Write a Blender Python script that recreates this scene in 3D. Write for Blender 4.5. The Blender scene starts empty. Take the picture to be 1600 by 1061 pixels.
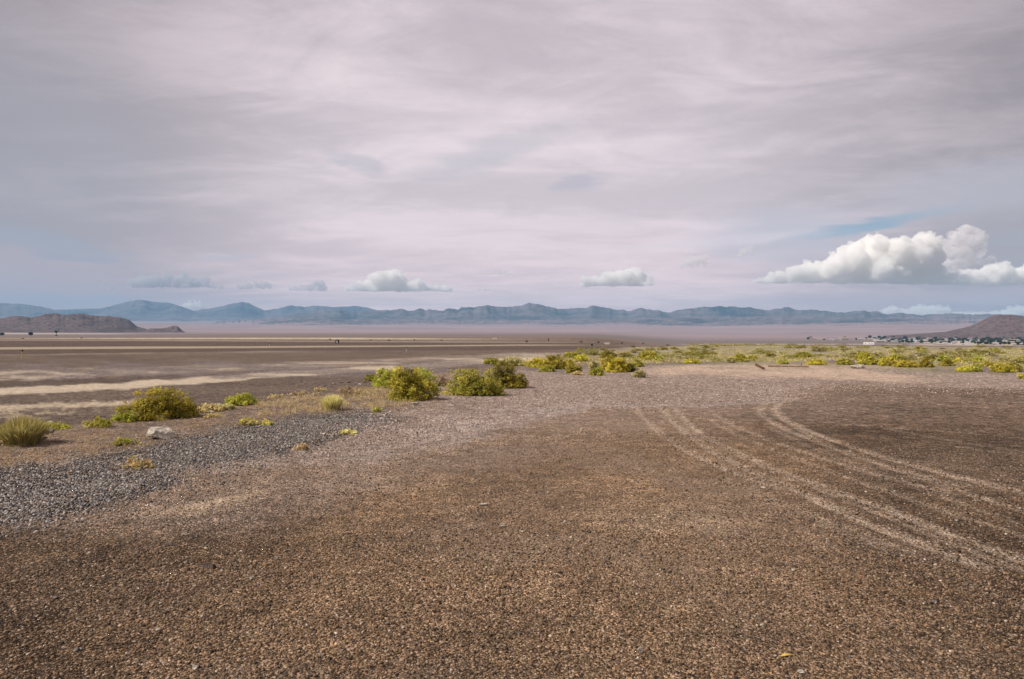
import bpy, bmesh, math, random
import numpy as np
from mathutils import Vector
R = math.radians
F = 1100.0            # focal length in pixels of the 1600 px wide photograph
HOR = 522.0           # eye level in the photograph
EYE = 1.65
sc = bpy.context.scene
col = sc.collection

# ------------------------------------------------------------------ camera
PITCH = math.atan((530.5 - HOR) / F)
cd = bpy.data.cameras.new('camera')
cam = bpy.data.objects.new('camera', cd); col.objects.link(cam)
cd.sensor_width = 36.0; cd.lens = 36.0 * F / 1600.0
cd.clip_start = 0.1; cd.clip_end = 200000.0
cam.location = (0, 0, EYE); cam.rotation_euler = (R(90) - PITCH, 0, 0)
sc.camera = cam

# ------------------------------------------------------------------ sun and exposure
SUN_AZ = R(-108); SUN_EL = R(45)
sd = bpy.data.lights.new('sun', 'SUN'); sd.energy = 3.9; sd.angle = R(5); sd.color = (1.0, 0.93, 0.83)
so = bpy.data.objects.new('sun', sd); col.objects.link(so)
sdir = Vector((math.sin(SUN_AZ) * math.cos(SUN_EL), math.cos(SUN_AZ) * math.cos(SUN_EL), math.sin(SUN_EL)))
so.rotation_euler = sdir.to_track_quat('Z', 'Y').to_euler()
sc.view_settings.view_transform = 'Standard'; sc.view_settings.look = 'None'
sc.view_settings.exposure = 0.35; sc.view_settings.gamma = 1.0
sc.view_settings.use_curve_mapping = False
sc.cycles.volume_bounces = 30; sc.cycles.max_bounces = 32; sc.cycles.diffuse_bounces = 3
sc.cycles.transparent_max_bounces = 12
sc.cycles.use_denoising = True; sc.cycles.denoiser = 'OPENIMAGEDENOISE'
sc.cycles.denoising_input_passes = 'RGB_ALBEDO_NORMAL'; sc.cycles.denoising_prefilter = 'ACCURATE'

# ------------------------------------------------------------------ node helper
class NT:
    def __init__(s, tree):
        s.t = tree; s.n = tree.nodes; s.l = tree.links
    def node(s, typ, **kw):
        n = s.n.new(typ)
        ins = kw.pop('ins', {})
        for k, v in kw.items(): setattr(n, k, v)
        for k, v in ins.items():
            sock = n.inputs[k]
            if isinstance(v, bpy.types.NodeSocket): s.l.new(v, sock)
            else: sock.default_value = v
        return n
    def m(s, op, a, b=0.0, c=None, clamp=False):
        n = s.n.new('ShaderNodeMath'); n.operation = op; n.use_clamp = clamp
        for i, v in enumerate((a, b, c)):
            if v is None: continue
            if isinstance(v, bpy.types.NodeSocket): s.l.new(v, n.inputs[i])
            else: n.inputs[i].default_value = v
        return n.outputs[0]
    def noise(s, vec, scale, detail=4, rough=0.55, dist=0.0):
        return s.node('ShaderNodeTexNoise', ins={'Vector': vec, 'Scale': scale, 'Detail': detail, 'Roughness': rough, 'Distortion': dist})
    def rng(s, v, a, b, c=0.0, d=1.0, smooth=True):
        n = s.node('ShaderNodeMapRange', interpolation_type='SMOOTHSTEP' if smooth else 'LINEAR', ins={0: v, 1: a, 2: b, 3: c, 4: d})
        return n.outputs[0]
    def mix(s, f, a, b, blend='MIX'):
        n = s.n.new('ShaderNodeMix'); n.data_type = 'RGBA'; n.blend_type = blend; n.clamp_factor = True
        for sock, v in ((n.inputs[0], f), (n.inputs[6], a), (n.inputs[7], b)):
            if isinstance(v, bpy.types.NodeSocket): s.l.new(v, sock)
            else: sock.default_value = v if not isinstance(v, tuple) or len(v) == 4 else (*v, 1)
        return n.outputs[2]

# ------------------------------------------------------------------ world: thin overcast deck over a clear sky
w = bpy.data.worlds.new('World'); sc.world = w; w.use_nodes = True
nt = NT(w.node_tree); nt.n.clear()
sky = nt.node('ShaderNodeTexSky', sky_type='NISHITA', sun_disc=False, sun_elevation=SUN_EL, sun_rotation=SUN_AZ)
skyc = nt.node('ShaderNodeVectorMath', operation='SCALE', ins={0: sky.outputs[0], 'Scale': 0.085}).outputs[0]
geo = nt.node('ShaderNodeNewGeometry')
dirv = nt.node('ShaderNodeVectorMath', operation='SCALE', ins={0: geo.outputs['Incoming'], 'Scale': -1.0}).outputs[0]
tc = nt.node('ShaderNodeTexCoord').outputs['Generated']
sep = nt.node('ShaderNodeSeparateXYZ', ins={0: tc})
dx, dy, dz = sep.outputs
az = nt.m('ARCTAN2', dx, dy); el = nt.m('ARCSINE', dz)
zz = nt.m('ADD', nt.m('MAXIMUM', dz, 0.0), 0.09)
pl = nt.node('ShaderNodeCombineXYZ', ins={0: nt.m('DIVIDE', dx, zz), 1: nt.m('DIVIDE', dy, zz), 2: 0.0}).outputs[0]
rot = nt.node('ShaderNodeMapping', ins={0: pl, 'Rotation': (0, 0, R(52)), 'Scale': (0.62, 1.0, 1.0), 'Location': (1.3, 4.1, 0)}).outputs[0]
n1 = nt.noise(rot, 0.62, 8, 0.58, 0.6).outputs[0]
n2 = nt.noise(rot, 2.3, 9, 0.68, 1.3).outputs[0]
rot2 = nt.node('ShaderNodeMapping', ins={0: pl, 'Rotation': (0, 0, R(58)), 'Scale': (0.45, 1.0, 1.0), 'Location': (7.3, 2.1, 0)}).outputs[0]
n3 = nt.noise(rot2, 6.0, 9, 0.66, 0.7).outputs[0]
dens = nt.m('ADD', nt.m('MULTIPLY', n1, 0.60), nt.m('ADD', nt.m('MULTIPLY', n2, 0.27), nt.m('MULTIPLY', n3, 0.13)))
t = nt.rng(dens, 0.385, 0.59)
deck = nt.mix(t, (0.715, 0.600, 0.625), (0.450, 0.382, 0.405))
# the deck is thin and glows towards the front horizon, thick overhead
glow = nt.m('MULTIPLY', nt.rng(el, 0.02, 0.55, 1.0, 0.0), nt.rng(nt.m('ABSOLUTE', nt.m('ADD', az, 0.02)), 0.1, 0.85, 1.0, 0.0))
deck = nt.mix(nt.m('MULTIPLY', glow, 0.42), deck, (0.82, 0.69, 0.70))
side = nt.rng(nt.m('ABSOLUTE', nt.m('SUBTRACT', az, 0.02)), 0.22, 0.75)
deck = nt.mix(nt.m('MULTIPLY', side, 0.90), deck, nt.mix(t, (0.290, 0.236, 0.240), (0.200, 0.163, 0.168)))
# ragged coordinates for individual patches
wob = nt.noise(nt.node('ShaderNodeCombineXYZ', ins={0: nt.m('MULTIPLY', az, 6.0), 1: nt.m('MULTIPLY', el, 22.0), 2: 0.3}).outputs[0], 3.0, 6, 0.6)
ws = nt.node('ShaderNodeSeparateColor', ins={0: wob.outputs['Color']})
azw = nt.m('ADD', az, nt.m('MULTIPLY', nt.m('SUBTRACT', ws.outputs[0], 0.5), 0.08))
elw = nt.m('ADD', el, nt.m('MULTIPLY', nt.m('SUBTRACT', ws.outputs[1], 0.5), 0.022))
def patch(base, px, py, rx, ry, tilt, c, k, edge=0.25):
    a0 = math.atan((px - 800) / F); e0 = math.atan((HOR - py) / F * math.cos(a0))
    a = nt.m('SUBTRACT', azw, a0); e = nt.m('SUBTRACT', elw, e0)
    ct, st = math.cos(R(tilt)), math.sin(R(tilt))
    u = nt.m('ADD', nt.m('MULTIPLY', a, ct), nt.m('MULTIPLY', e, st))
    v = nt.m('SUBTRACT', nt.m('MULTIPLY', e, ct), nt.m('MULTIPLY', a, st))
    u = nt.m('DIVIDE', u, rx / F); v = nt.m('DIVIDE', v, ry / F)
    d = nt.m('SQRT', nt.m('ADD', nt.m('MULTIPLY', u, u), nt.m('MULTIPLY', v, v)))
    return nt.mix(nt.m('MULTIPLY', nt.rng(d, edge, 1.0, 1.0, 0.0), k), base, c)
BL = (0.24, 0.34, 0.43)
deck = patch(deck, 60, 440, 330, 70, -4, (0.375, 0.315, 0.345), 0.75)
deck = patch(deck, 10, 250, 260, 250, 0, (0.37, 0.35, 0.39), 0.5)
deck = patch(deck, 60, 375, 150, 22, -9, (0.30, 0.31, 0.36), 0.8)
deck = patch(deck, 120, 402, 70, 8, -5, (0.28, 0.29, 0.35), 0.6)
deck = patch(deck, 120, 468, 150, 12, 0, (0.31, 0.33, 0.39), 0.5)
deck = patch(deck, 1230, 370, 180, 60, 0, (0.46, 0.45, 0.51), 0.7)
deck = patch(deck, 1395, 345, 150, 13, 7, BL, 0.95, 0.2)
deck = patch(deck, 1330, 358, 120, 12, 5, BL, 0.65, 0.1)
deck = patch(deck, 1590, 372, 60, 10, 0, (0.26, 0.36, 0.46), 0.7)
deck = patch(deck, 1540, 300, 200, 60, 0, (0.45, 0.42, 0.46), 0.7)
deck = patch(deck, 1550, 395, 150, 80, 0, (0.34, 0.31, 0.33), 0.85)
deck = patch(deck, 1450, 465, 260, 18, 0, (0.50, 0.40, 0.41), 0.7)
deck = patch(deck, 900, 285, 60, 16, 8, (0.42, 0.39, 0.44), 0.6)
deck = patch(deck, 560, 255, 70, 16, -18, (0.42, 0.40, 0.44), 0.5)
deck = patch(deck, 360, 403, 60, 6, 3, (0.46, 0.43, 0.49), 0.8)
deck = patch(deck, 770, 240, 180, 34, 18, (0.44, 0.42, 0.45), 0.5)
deck = patch(deck, 1100, 380, 260, 10, 3, (0.66, 0.60, 0.63), 0.5)
low = nt.rng(el, 0.01, 0.20, 1.0, 0.0)
deck = nt.mix(nt.m('MULTIPLY', low, 1.0), deck, nt.mix(1.0, deck, (1.22, 1.05, 1.0), 'MULTIPLY'))
full = nt.mix(0.94, skyc, deck)
under = nt.rng(dz, -0.02, 0.0)
full = nt.mix(under, (0.30, 0.24, 0.21), full)
bg = nt.node('ShaderNodeBackground', ins={'Color': full, 'Strength': 1.0})
out = nt.node('ShaderNodeOutputWorld', ins={'Surface': bg.outputs[0]})

# ------------------------------------------------------------------ numpy noise
def _h(ix, iy, seed):
    n = (ix.astype(np.int64) * 374761393 + iy.astype(np.int64) * 668265263 + seed * 1274126177) & 0xffffffff
    n = ((n ^ (n >> 13)) * 1274126177) & 0xffffffff
    n = n ^ (n >> 16)
    return (n & 0xffffff) / float(0xffffff)
def vnoise(x, y, seed=0):
    ix = np.floor(x); iy = np.floor(y); fx = x - ix; fy = y - iy
    fx = fx * fx * (3 - 2 * fx); fy = fy * fy * (3 - 2 * fy)
    a = _h(ix, iy, seed); b = _h(ix + 1, iy, seed); c = _h(ix, iy + 1, seed); d = _h(ix + 1, iy + 1, seed)
    return (a * (1 - fx) + b * fx) * (1 - fy) + (c * (1 - fx) + d * fx) * fy
def fbm(x, y, seed=0, octv=4, g=0.5):
    s = 0; a = 1; t_ = 0
    for i in range(octv):
        s = s + a * vnoise(x * 2 ** i, y * 2 ** i, seed + i * 17); t_ += a; a *= g
    return s / t_
def ridged(x, y, seed=0, octv=5, g=0.55):
    s = 0; a = 1; t_ = 0
    for i in range(octv):
        s = s + a * (1 - np.abs(2 * vnoise(x * 2 ** i, y * 2 ** i, seed + i * 31) - 1)); t_ += a; a *= g
    return s / t_
def sst(v, a, b):
    t_ = np.clip((v - a) / (b - a), 0, 1); return t_ * t_ * (3 - 2 * t_)

# ------------------------------------------------------------------ terrain height, metres
LR = np.array([0, 350, 700, 1200, 2000, 3000, 5000, 8000, 14000, 22000, 40000.0])
LZ = np.array([0, 0, -2.2, -3.4, -5.0, -3.5, 8, 42, 190, 320, 320.0])
RR = np.array([0, 108, 150, 300, 1000, 2000, 3000, 4200, 5500, 8000, 14000, 22000, 40000.0])
RZ = np.array([0, 0, -1.2, -5, -14.2, -25, -33, -34, -25, 12, 190, 320, 320.0])
BX = np.array([-7.5, -7.5, -7.0, -4.6, -2.0, 2.6, 14.5, 30, 60]); BY = np.array([-50, 8, 13, 22, 29, 48, 79, 110, 180.0])
def pxa(X, Y):
    return 800 + F * np.tan(np.clip(np.arctan2(X, Y), -1.25, 1.25))
def height(X, Y):
    X = np.asarray(X, float); Y = np.asarray(Y, float)
    r = np.hypot(X, Y); p = pxa(X, Y)
    wr = sst(p, 900, 1090)
    z = np.interp(r, LR, LZ) * (1 - wr) + np.interp(r, RR, RZ) * wr
    d = np.interp(Y, BY, BX) - X
    near = 1 - sst(r, 250, 400)
    z = z - 0.30 * sst(d, 0.2, 3.0) * near
    z = z + (0.07 * (fbm(X / 3.1, Y / 3.1, 5, 3) - 0.5) + 0.014 * (fbm(X / 0.35, Y / 0.35, 9, 3) - 0.5)) * near
    z = z + 0.12 * (fbm(X / 11., Y / 11., 7, 3) - 0.5) * near * sst(r, 20, 60)
    # low windrow of crushed stone
    return z
CP, SP = math.cos(PITCH), math.sin(PITCH)
def ray(px, py):
    a = (px - 800) / F; b = -(py - 530.5) / F
    v = Vector((a, CP + b * SP, -SP + b * CP))
    v = v / math.hypot(v.x, v.y); return v          # unit horizontal length
RS = np.concatenate([np.geomspace(1.5, 600, 2600), np.geomspace(601, 30000, 1500)])
def at(px, py, rmin=0.0):
    """ground point under a pixel of the photograph"""
    v = ray(px, py); rs = RS[RS >= rmin]
    z = EYE + v.z * rs; h = height(v.x * rs, v.y * rs)
    k = np.nonzero(z <= h)[0]
    if len(k) == 0: k = [int(np.argmin(z - h))]
    k = int(k[0])
    if k > 0:
        d0 = z[k - 1] - h[k - 1]; d1 = z[k] - h[k]
        f_ = d0 / (d0 - d1) if d0 != d1 else 0
        r_ = rs[k - 1] + (rs[k] - rs[k - 1]) * min(max(f_, 0), 1)
    else: r_ = rs[0]
    return Vector((v.x * r_, v.y * r_, float(height(v.x * r_, v.y * r_))))
def proj(X, Y, Z):
    zr = Z - EYE; d = Y * CP - zr * SP; u = Y * SP + zr * CP
    d = np.where(d < 0.05, 0.05, d)
    return 800 + F * X / d, 530.5 - F * u / d

# ------------------------------------------------------------------ mesh helpers
def make_mesh(name, V, Fc, mat, parent=None, smooth=False, colors=None, loc=None, size=4):
    me = bpy.data.meshes.new(name)
    V = np.asarray(V, np.float32)
    if isinstance(Fc, np.ndarray):
        k = Fc.shape[1]; nf = len(Fc)
        me.vertices.add(len(V)); me.vertices.foreach_set('co', V.ravel())
        me.loops.add(nf * k); me.loops.foreach_set('vertex_index', Fc.astype(np.int32).ravel())
        me.polygons.add(nf); me.polygons.foreach_set('loop_start', np.arange(0, nf * k, k, dtype=np.int32))
        me.polygons.foreach_set('loop_total', np.full(nf, k, np.int32))
        me.update(calc_edges=True)
    else:
        me.from_pydata(V.tolist(), [], Fc)
    if colors is not None:
        ca = me.color_attributes.new('tint', 'FLOAT_COLOR', 'POINT')
        c4 = np.ones((len(V), 4), np.float32); c4[:, :3] = colors
        ca.data.foreach_set('color', c4.ravel())
    if smooth: me.polygons.foreach_set('use_smooth', np.ones(len(me.polygons), bool))
    me.materials.append(mat)
    o = bpy.data.objects.new(name, me); col.objects.link(o)
    if parent: o.parent = parent
    if loc is not None: o.location = loc
    return o
def tag(o, label=None, cat=None, group=None, kind=None):
    if label: o['label'] = label
    if cat: o['category'] = cat
    if group: o['group'] = group
    if kind: o['kind'] = kind
    return o
def empty(name, loc, rz=0.0, s=1.0):
    e = bpy.data.objects.new(name, None); col.objects.link(e)
    e.location = loc; e.rotation_euler = (0, 0, rz); e.scale = (s, s, s) if not isinstance(s, tuple) else s
    e.empty_display_size = 0.1
    return e
def copy_tree(o, parent=None):
    c = o.copy(); col.objects.link(c)
    if parent: c.parent = parent
    for ch in list(o.children): copy_tree(ch, c)
    return c
def box(V, Fc, c, s, rz=0.0):
    n = len(V); ca, sa = math.cos(rz), math.sin(rz)
    for z in (-1, 1):
        for x, y in ((-1, -1), (1, -1), (1, 1), (-1, 1)):
            a, b = x * s[0] / 2, y * s[1] / 2
            V.append((c[0] + a * ca - b * sa, c[1] + a * sa + b * ca, c[2] + z * s[2] / 2))
    Fc += [(n, n + 3, n + 2, n + 1), (n + 4, n + 5, n + 6, n + 7), (n, n + 1, n + 5, n + 4), (n + 1, n + 2, n + 6, n + 5), (n + 2, n + 3, n + 7, n + 6), (n + 3, n, n + 4, n + 7)]
def tube(V, Fc, pts, rad, k=6, cap=True):
    base = len(V)
    for i, p in enumerate(pts):
        p = Vector(p); a = Vector(pts[max(i - 1, 0)]); b = Vector(pts[min(i + 1, len(pts) - 1)])
        d = (b - a).normalized(); u = d.orthogonal().normalized(); v = d.cross(u)
        r_ = rad[i] if hasattr(rad, '__len__') else rad
        for j in range(k):
            t_ = 2 * math.pi * j / k; q = p + (u * math.cos(t_) + v * math.sin(t_)) * r_; V.append(tuple(q))
    for i in range(len(pts) - 1):
        for j in range(k):
            a = base + i * k + j; b = base + i * k + (j + 1) % k
            Fc.append((a, b, b + k, a + k))
    if cap:
        Fc.append(tuple(base + j for j in range(k))[::-1]); Fc.append(tuple(base + (len(pts) - 1) * k + j for j in range(k)))

# ------------------------------------------------------------------ materials
def new_mat(name):
    m_ = bpy.data.materials.new(name); m_.use_nodes = True; n = NT(m_.node_tree); n.n.clear(); return m_, n
def simple(name, c, rough=0.85, var=0.25, scale=8.0, bump=0.2, spec=0.2, metal=0.0, coord='Object'):
    m_, n = new_mat(name)
    tcv = n.node('ShaderNodeTexCoord').outputs[coord]
    ns = n.noise(tcv, scale, 6, 0.6).outputs[0]
    f_ = n.rng(ns, 0.3, 0.7)
    lo = tuple(x * (1 - var) for x in c); hi = tuple(min(1, x * (1 + var)) for x in c)
    cc = n.mix(f_, lo, hi)
    b = n.node('ShaderNodeBump', ins={'Height': ns, 'Strength': bump, 'Distance': 0.05}).outputs[0]
    p = n.node('ShaderNodeBsdfPrincipled', ins={'Base Color': cc, 'Roughness': rough, 'Normal': b, 'Specular IOR Level': spec, 'Metallic': metal})
    n.node('ShaderNodeOutputMaterial', ins={'Surface': p.outputs[0]})
    return m_
def leaf_mat(name, c, trans=0.38):
    m_, n = new_mat(name)
    at_ = n.node('ShaderNodeAttribute', attribute_name='tint').outputs['Color']
    oi = n.node('ShaderNodeObjectInfo').outputs['Random']
    cc = n.mix(1.0, at_, c, 'MULTIPLY')
    hs = n.node('ShaderNodeHueSaturation', ins={'Hue': n.rng(oi, 0, 1, 0.487, 0.513, False), 'Saturation': 1.0, 'Value': n.rng(oi, 0, 1, 0.85, 1.15, False), 'Color': cc}).outputs[0]
    d = n.node('ShaderNodeBsdfDiffuse', ins={'Color': hs}).outputs[0]
    tr = n.node('ShaderNodeBsdfTranslucent', ins={'Color': hs}).outputs[0]
    mx = n.node('ShaderNodeMixShader', ins={0: trans, 1: d, 2: tr}).outputs[0]
    n.node('ShaderNodeOutputMaterial', ins={'Surface': mx})
    return m_

# ground: the tint carries where sand, dark soil, crushed stone and straw lie; the nodes add grain
def ground_material():
    m_, n = new_mat('ground')
    tint = n.node('ShaderNodeAttribute', attribute_name='tint').outputs['Color']
    gr = n.node('ShaderNodeAttribute', attribute_name='grain').outputs['Fac']
    pos = n.node('ShaderNodeNewGeometry').outputs['Position']
    rad = n.node('ShaderNodeVectorMath', operation='LENGTH', ins={0: pos}).outputs['Value']
    v1 = n.node('ShaderNodeTexVoronoi', ins={'Vector': pos, 'Scale': 125.0, 'Randomness': 1.0})
    v2 = n.node('ShaderNodeTexVoronoi', ins={'Vector': pos, 'Scale': 58.0, 'Randomness': 1.0})
    v3 = n.node('ShaderNodeTexVoronoi', ins={'Vector': pos, 'Scale': 13.0, 'Randomness': 1.0})
    s1 = n.node('ShaderNodeSeparateColor', ins={0: v1.outputs['Color']}).outputs
    s2 = n.node('ShaderNodeSeparateColor', ins={0: v2.outputs['Color']}).outputs
    s3 = n.node('ShaderNodeSeparateColor', ins={0: v3.outputs['Color']}).outputs
    nb = n.noise(pos, 3.0, 6, 0.65).outputs[0]
    nl = n.noise(pos, 0.35, 5, 0.6).outputs[0]
    g1 = n.rng(s1[0], 0, 1, -1, 1, False); g2 = n.rng(s2[0], 0, 1, -1, 1, False); g3 = n.rng(s3[0], 0, 1, -1, 1, False)
    f3 = n.rng(rad, 6, 25, 0.10, 0.42)
    g = n.m('ADD', n.m('ADD', n.m('MULTIPLY', g1, 0.42), n.m('MULTIPLY', g2, 0.40)), n.m('MULTIPLY', g3, f3))
    g = n.m('ADD', g, n.m('MULTIPLY', n.m('SUBTRACT', nb, 0.5), 1.1))
    g = n.m('ADD', g, n.m('MULTIPLY', n.m('SUBTRACT', nl, 0.5), 0.6))
    g = n.m('MULTIPLY', g, gr)
    k = n.m('MULTIPLY', n.m('POWER', 5.2, g), 0.84)
    # scattered pale chips
    ch = n.m('MULTIPLY', n.rng(s2[1], 0.975, 0.99), n.rng(gr, 0.2, 0.6))
    ch2 = n.m('MULTIPLY', n.rng(s1[1], 0.965, 0.98), n.rng(gr, 0.2, 0.6))
    kk = n.node('ShaderNodeVectorMath', operation='SCALE', ins={0: tint, 'Scale': k}).outputs[0]
    kk = n.mix(n.m('MULTIPLY', n.m('MAXIMUM', ch, ch2), 0.75), kk, (0.48, 0.38, 0.30))
    hs = n.node('ShaderNodeHueSaturation', ins={'Hue': n.rng(s2[2], 0, 1, 0.493, 0.508, False), 'Saturation': n.rng(s1[2], 0, 1, 0.75, 1.12, False), 'Value': 1.0, 'Color': kk}).outputs[0]
    # bump
    hgt = n.m('ADD', n.m('MULTIPLY', v1.outputs['Distance'], -0.005), n.m('MULTIPLY', v2.outputs['Distance'], -0.012))
    hgt = n.m('ADD', hgt, n.m('MULTIPLY', nb, 0.03))
    hgt = n.m('ADD', hgt, n.m('MULTIPLY', s2[0], 0.008))
    fade = n.rng(rad, 60, 600, 1.0, 0.0)
    b = n.node('ShaderNodeBump', ins={'Height': hgt, 'Strength': n.m('MULTIPLY', fade, n.rng(gr, 0.0, 1.0, 0.4, 1.0)), 'Distance': 1.35}).outputs[0]
    p = n.node('ShaderNodeBsdfPrincipled', ins={'Base Color': hs, 'Roughness': 0.93, 'Normal': b, 'Specular IOR Level': 0.15})
    n.node('ShaderNodeOutputMaterial', ins={'Surface': p.outputs[0]})
    return m_
M_GROUND = ground_material()

def rock_terrain(name, lo, hi, green, scale, gk=0.6, flat=None, fan=None):
    m_, n = new_mat(name)
    pos = n.node('ShaderNodeNewGeometry')
    P = pos.outputs['Position']
    nz = n.node('ShaderNodeSeparateXYZ', ins={0: pos.outputs['True Normal']}).outputs[2]
    a = n.noise(P, scale, 7, 0.62).outputs[0]; b_ = n.noise(P, scale * 5, 6, 0.65).outputs[0]
    st = n.node('ShaderNodeMapping', ins={0: P, 'Scale': (1, 1, 6)}).outputs[0]
    c_ = n.noise(st, scale * 2, 5, 0.6).outputs[0]
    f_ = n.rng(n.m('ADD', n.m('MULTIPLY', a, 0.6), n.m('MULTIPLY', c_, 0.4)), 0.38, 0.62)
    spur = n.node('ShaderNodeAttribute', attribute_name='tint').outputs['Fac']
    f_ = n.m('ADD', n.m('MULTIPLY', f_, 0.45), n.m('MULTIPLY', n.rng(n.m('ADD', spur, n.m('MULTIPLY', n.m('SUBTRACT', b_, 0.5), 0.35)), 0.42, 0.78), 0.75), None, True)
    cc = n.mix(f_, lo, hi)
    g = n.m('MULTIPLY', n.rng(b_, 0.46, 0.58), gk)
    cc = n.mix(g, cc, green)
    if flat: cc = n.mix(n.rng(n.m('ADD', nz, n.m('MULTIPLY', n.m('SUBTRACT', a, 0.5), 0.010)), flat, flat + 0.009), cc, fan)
    p = n.node('ShaderNodeBsdfPrincipled', ins={'Base Color': cc, 'Roughness': 0.95, 'Specular IOR Level': 0.1})
    n.node('ShaderNodeOutputMaterial', ins={'Surface': p.outputs[0]})
    return m_
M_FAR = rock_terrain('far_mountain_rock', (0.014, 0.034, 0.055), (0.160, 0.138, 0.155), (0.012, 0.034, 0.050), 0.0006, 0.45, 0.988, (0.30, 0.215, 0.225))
M_HILL = rock_terrain('hill_rock', (0.050, 0.034, 0.036), (0.150, 0.100, 0.095), (0.040, 0.034, 0.034), 0.009, 0.7)

# ------------------------------------------------------------------ ground sheet
def build_ground():
    d = np.concatenate([np.arange(1400, 560, -12.0), np.arange(560, 60, -1.9), np.arange(60, 20, -0.9), np.arange(20, 5.2, -0.4)])
    r = EYE * F / d
    r = np.concatenate([[0.02, 0.6], r, np.geomspace(r[-1] * 1.02, 34000, 170)])
    pxs = np.arange(-130, 1731, 2.0)
    a = np.arctan((pxs - 800) / F)
    lo = np.linspace(-math.pi, a[0], 90)[:-1]; hi = np.linspace(a[-1], math.pi, 90)[1:-1]
    a = np.concatenate([lo, a, hi])
    nr, na = len(r), len(a)
    AA, RRr = np.meshgrid(a, r)
    X = (RRr * np.sin(AA)).ravel(); Y = (RRr * np.cos(AA)).ravel()
    Z = height(X, Y)
    px, py = proj(X, Y, Z)
    front = (Y > 0.5)
    px = np.where(front, px, 800.0 + 4000 * np.sign(X)); py = np.where(front, py, 1400.0)
    rr = np.hypot(X, Y)
    # ragged pixel coordinates
    wx = (fbm(px / 60, py / 14, 21, 4) - 0.5); wy = (fbm(px / 45, py / 9, 22, 5) - 0.5)
    yk = np.clip((py - HOR) / 60, 0.02, 1.4)
    qx = px + wx * 30; qy = py + wy * 16 * yk
    big = fbm(X / 2.3, Y / 2.3, 33, 5); big2 = fbm(X / 0.7, Y / 0.7, 35, 4)
    C = np.empty((len(X), 3)); G = np.full(len(X), 1.0)
    C[:] = (0.278, 0.172, 0.096)
    def put(mask, c, grain=None):
        mk = np.clip(mask, 0, 1)[:, None]; C[:] = C * (1 - mk) + np.array(c) * mk
        if grain is not None: G[:] = G * (1 - mk[:, 0]) + grain * mk[:, 0]
    def band(xs, y0, y1, soft=1.5, x0=None, x1=None, fade=60, Q=None):
        q = qy if Q is None else Q
        a_ = np.interp(qx, xs, y0); b_ = np.interp(qx, xs, y1)
        m_ = sst(q, a_ - soft, a_ + soft) * (1 - sst(q, b_ - soft, b_ + soft))
        if x0 is not None: m_ = m_ * sst(qx, x0 - fade, x0 + fade)
        if x1 is not None: m_ = m_ * (1 - sst(qx, x1 - fade, x1 + fade))
        return m_
    # --- foreground yard: slow variation in colour of the packed gravel
    put(sst(big, 0.50, 0.72) * 0.55, (0.285, 0.192, 0.130), 0.75)
    put(sst(1 - big, 0.52, 0.74) * 0.55, (0.150, 0.098, 0.066))
    put(sst(fbm(X / 1.1 + 40, Y / 1.1, 37, 4), 0.56, 0.66) * 0.6, (0.265, 0.180, 0.122), 0.45)
    # lens fall-off painted into the gravel colour: darker near left, near right, front
    vignette = np.maximum(sst(-X - Y * 0.05, 0.2, 2.6) * (1 - sst(Y, 5.5, 10)), sst(X - Y * 0.25, 0.0, 2.4) * (1 - sst(Y, 12, 22)))
    vignette = np.maximum(vignette, 0.55 * (1 - sst(Y, 3.4, 5.2)))
    put(vignette * (0.72 + 0.25 * sst(big2, 0.35, 0.6)), (0.072, 0.043, 0.024), 1.3)
    put(sst(Y, 11, 15) * (1 - sst(Y, 20, 30)) * sst(X, 0.5, 3) * 0.3, (0.165, 0.108, 0.072))
    
    # mauve grey loose stone in the middle distance
    MV = (0.345, 0.258, 0.212)
    put(band([350, 560, 700, 930, 1000, 1190, 1300, 1450, 1700], [720, 630, 590, 566, 560, 560, 560, 560, 560], [735, 720, 700, 634, 634, 624, 606, 604, 612], 7), MV, 0.9)
    put(band([350, 480, 700, 930, 1190, 1700], [700, 700, 640, 600, 600, 600], [830, 800, 740, 690, 650, 640], 26) * 0.35, MV)
    put(band([560, 700, 820, 930], [700, 650, 630, 626], [730, 700, 655, 636], 8, 560, 950, 40) * sst(big2, 0.42, 0.6) * 0.7, (0.46, 0.37, 0.33))
    put(band([900, 1000, 1100, 1190, 1260], [628, 631, 630, 624, 616], [636, 637, 636, 631, 620], 2.5, 900, 1230, 40, py + wy * 4) * 0.7, (0.38, 0.31, 0.27))
    # dark damp looking soil on the right
    put(band([1200, 1350, 1600, 1700], [606, 602, 606, 608], [612, 640, 690, 700], 8, 1290, None, 80) * 0.35, (0.135, 0.088, 0.062))
    put(band([1240, 1600, 1700], [606, 608, 608], [614, 622, 624], 4, 1340, None, 60) * 0.4, (0.10, 0.068, 0.052))
    # sandy streak on the left, and dusty lenses on the yard
    put(band([180, 280, 380, 480], [808, 788, 768, 757], [824, 804, 784, 766], 8, 225, 410, 30) * 0.8 * (0.6 + 0.5 * sst(big2, .35, .6)), (0.44, 0.32, 0.215), 0.6)
    put(band([380, 480, 620, 700], [752, 742, 700, 690], [775, 762, 728, 712], 12, 400, 690, 50) * 0.5 * sst(big2, .35, .6), (0.36, 0.26, 0.19), 0.7)
    put(sst(1 - np.hypot((px - 1050) / 190, (py - 815) / 45), 0, 0.8) * 0.45 * sst(big2, .35, .6), (0.34, 0.245, 0.165))
    put(band([0, 200, 400], [900, 888, 880], [960, 940, 925], 22, 0, 380, 80) * 0.3 * sst(big2, .4, .6), (0.23, 0.155, 0.10))
    put(band([1330, 1600, 1700], [702, 690, 690], [760, 770, 770], 20, 1330, None, 60) * 0.25, (0.21, 0.15, 0.11))
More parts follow.
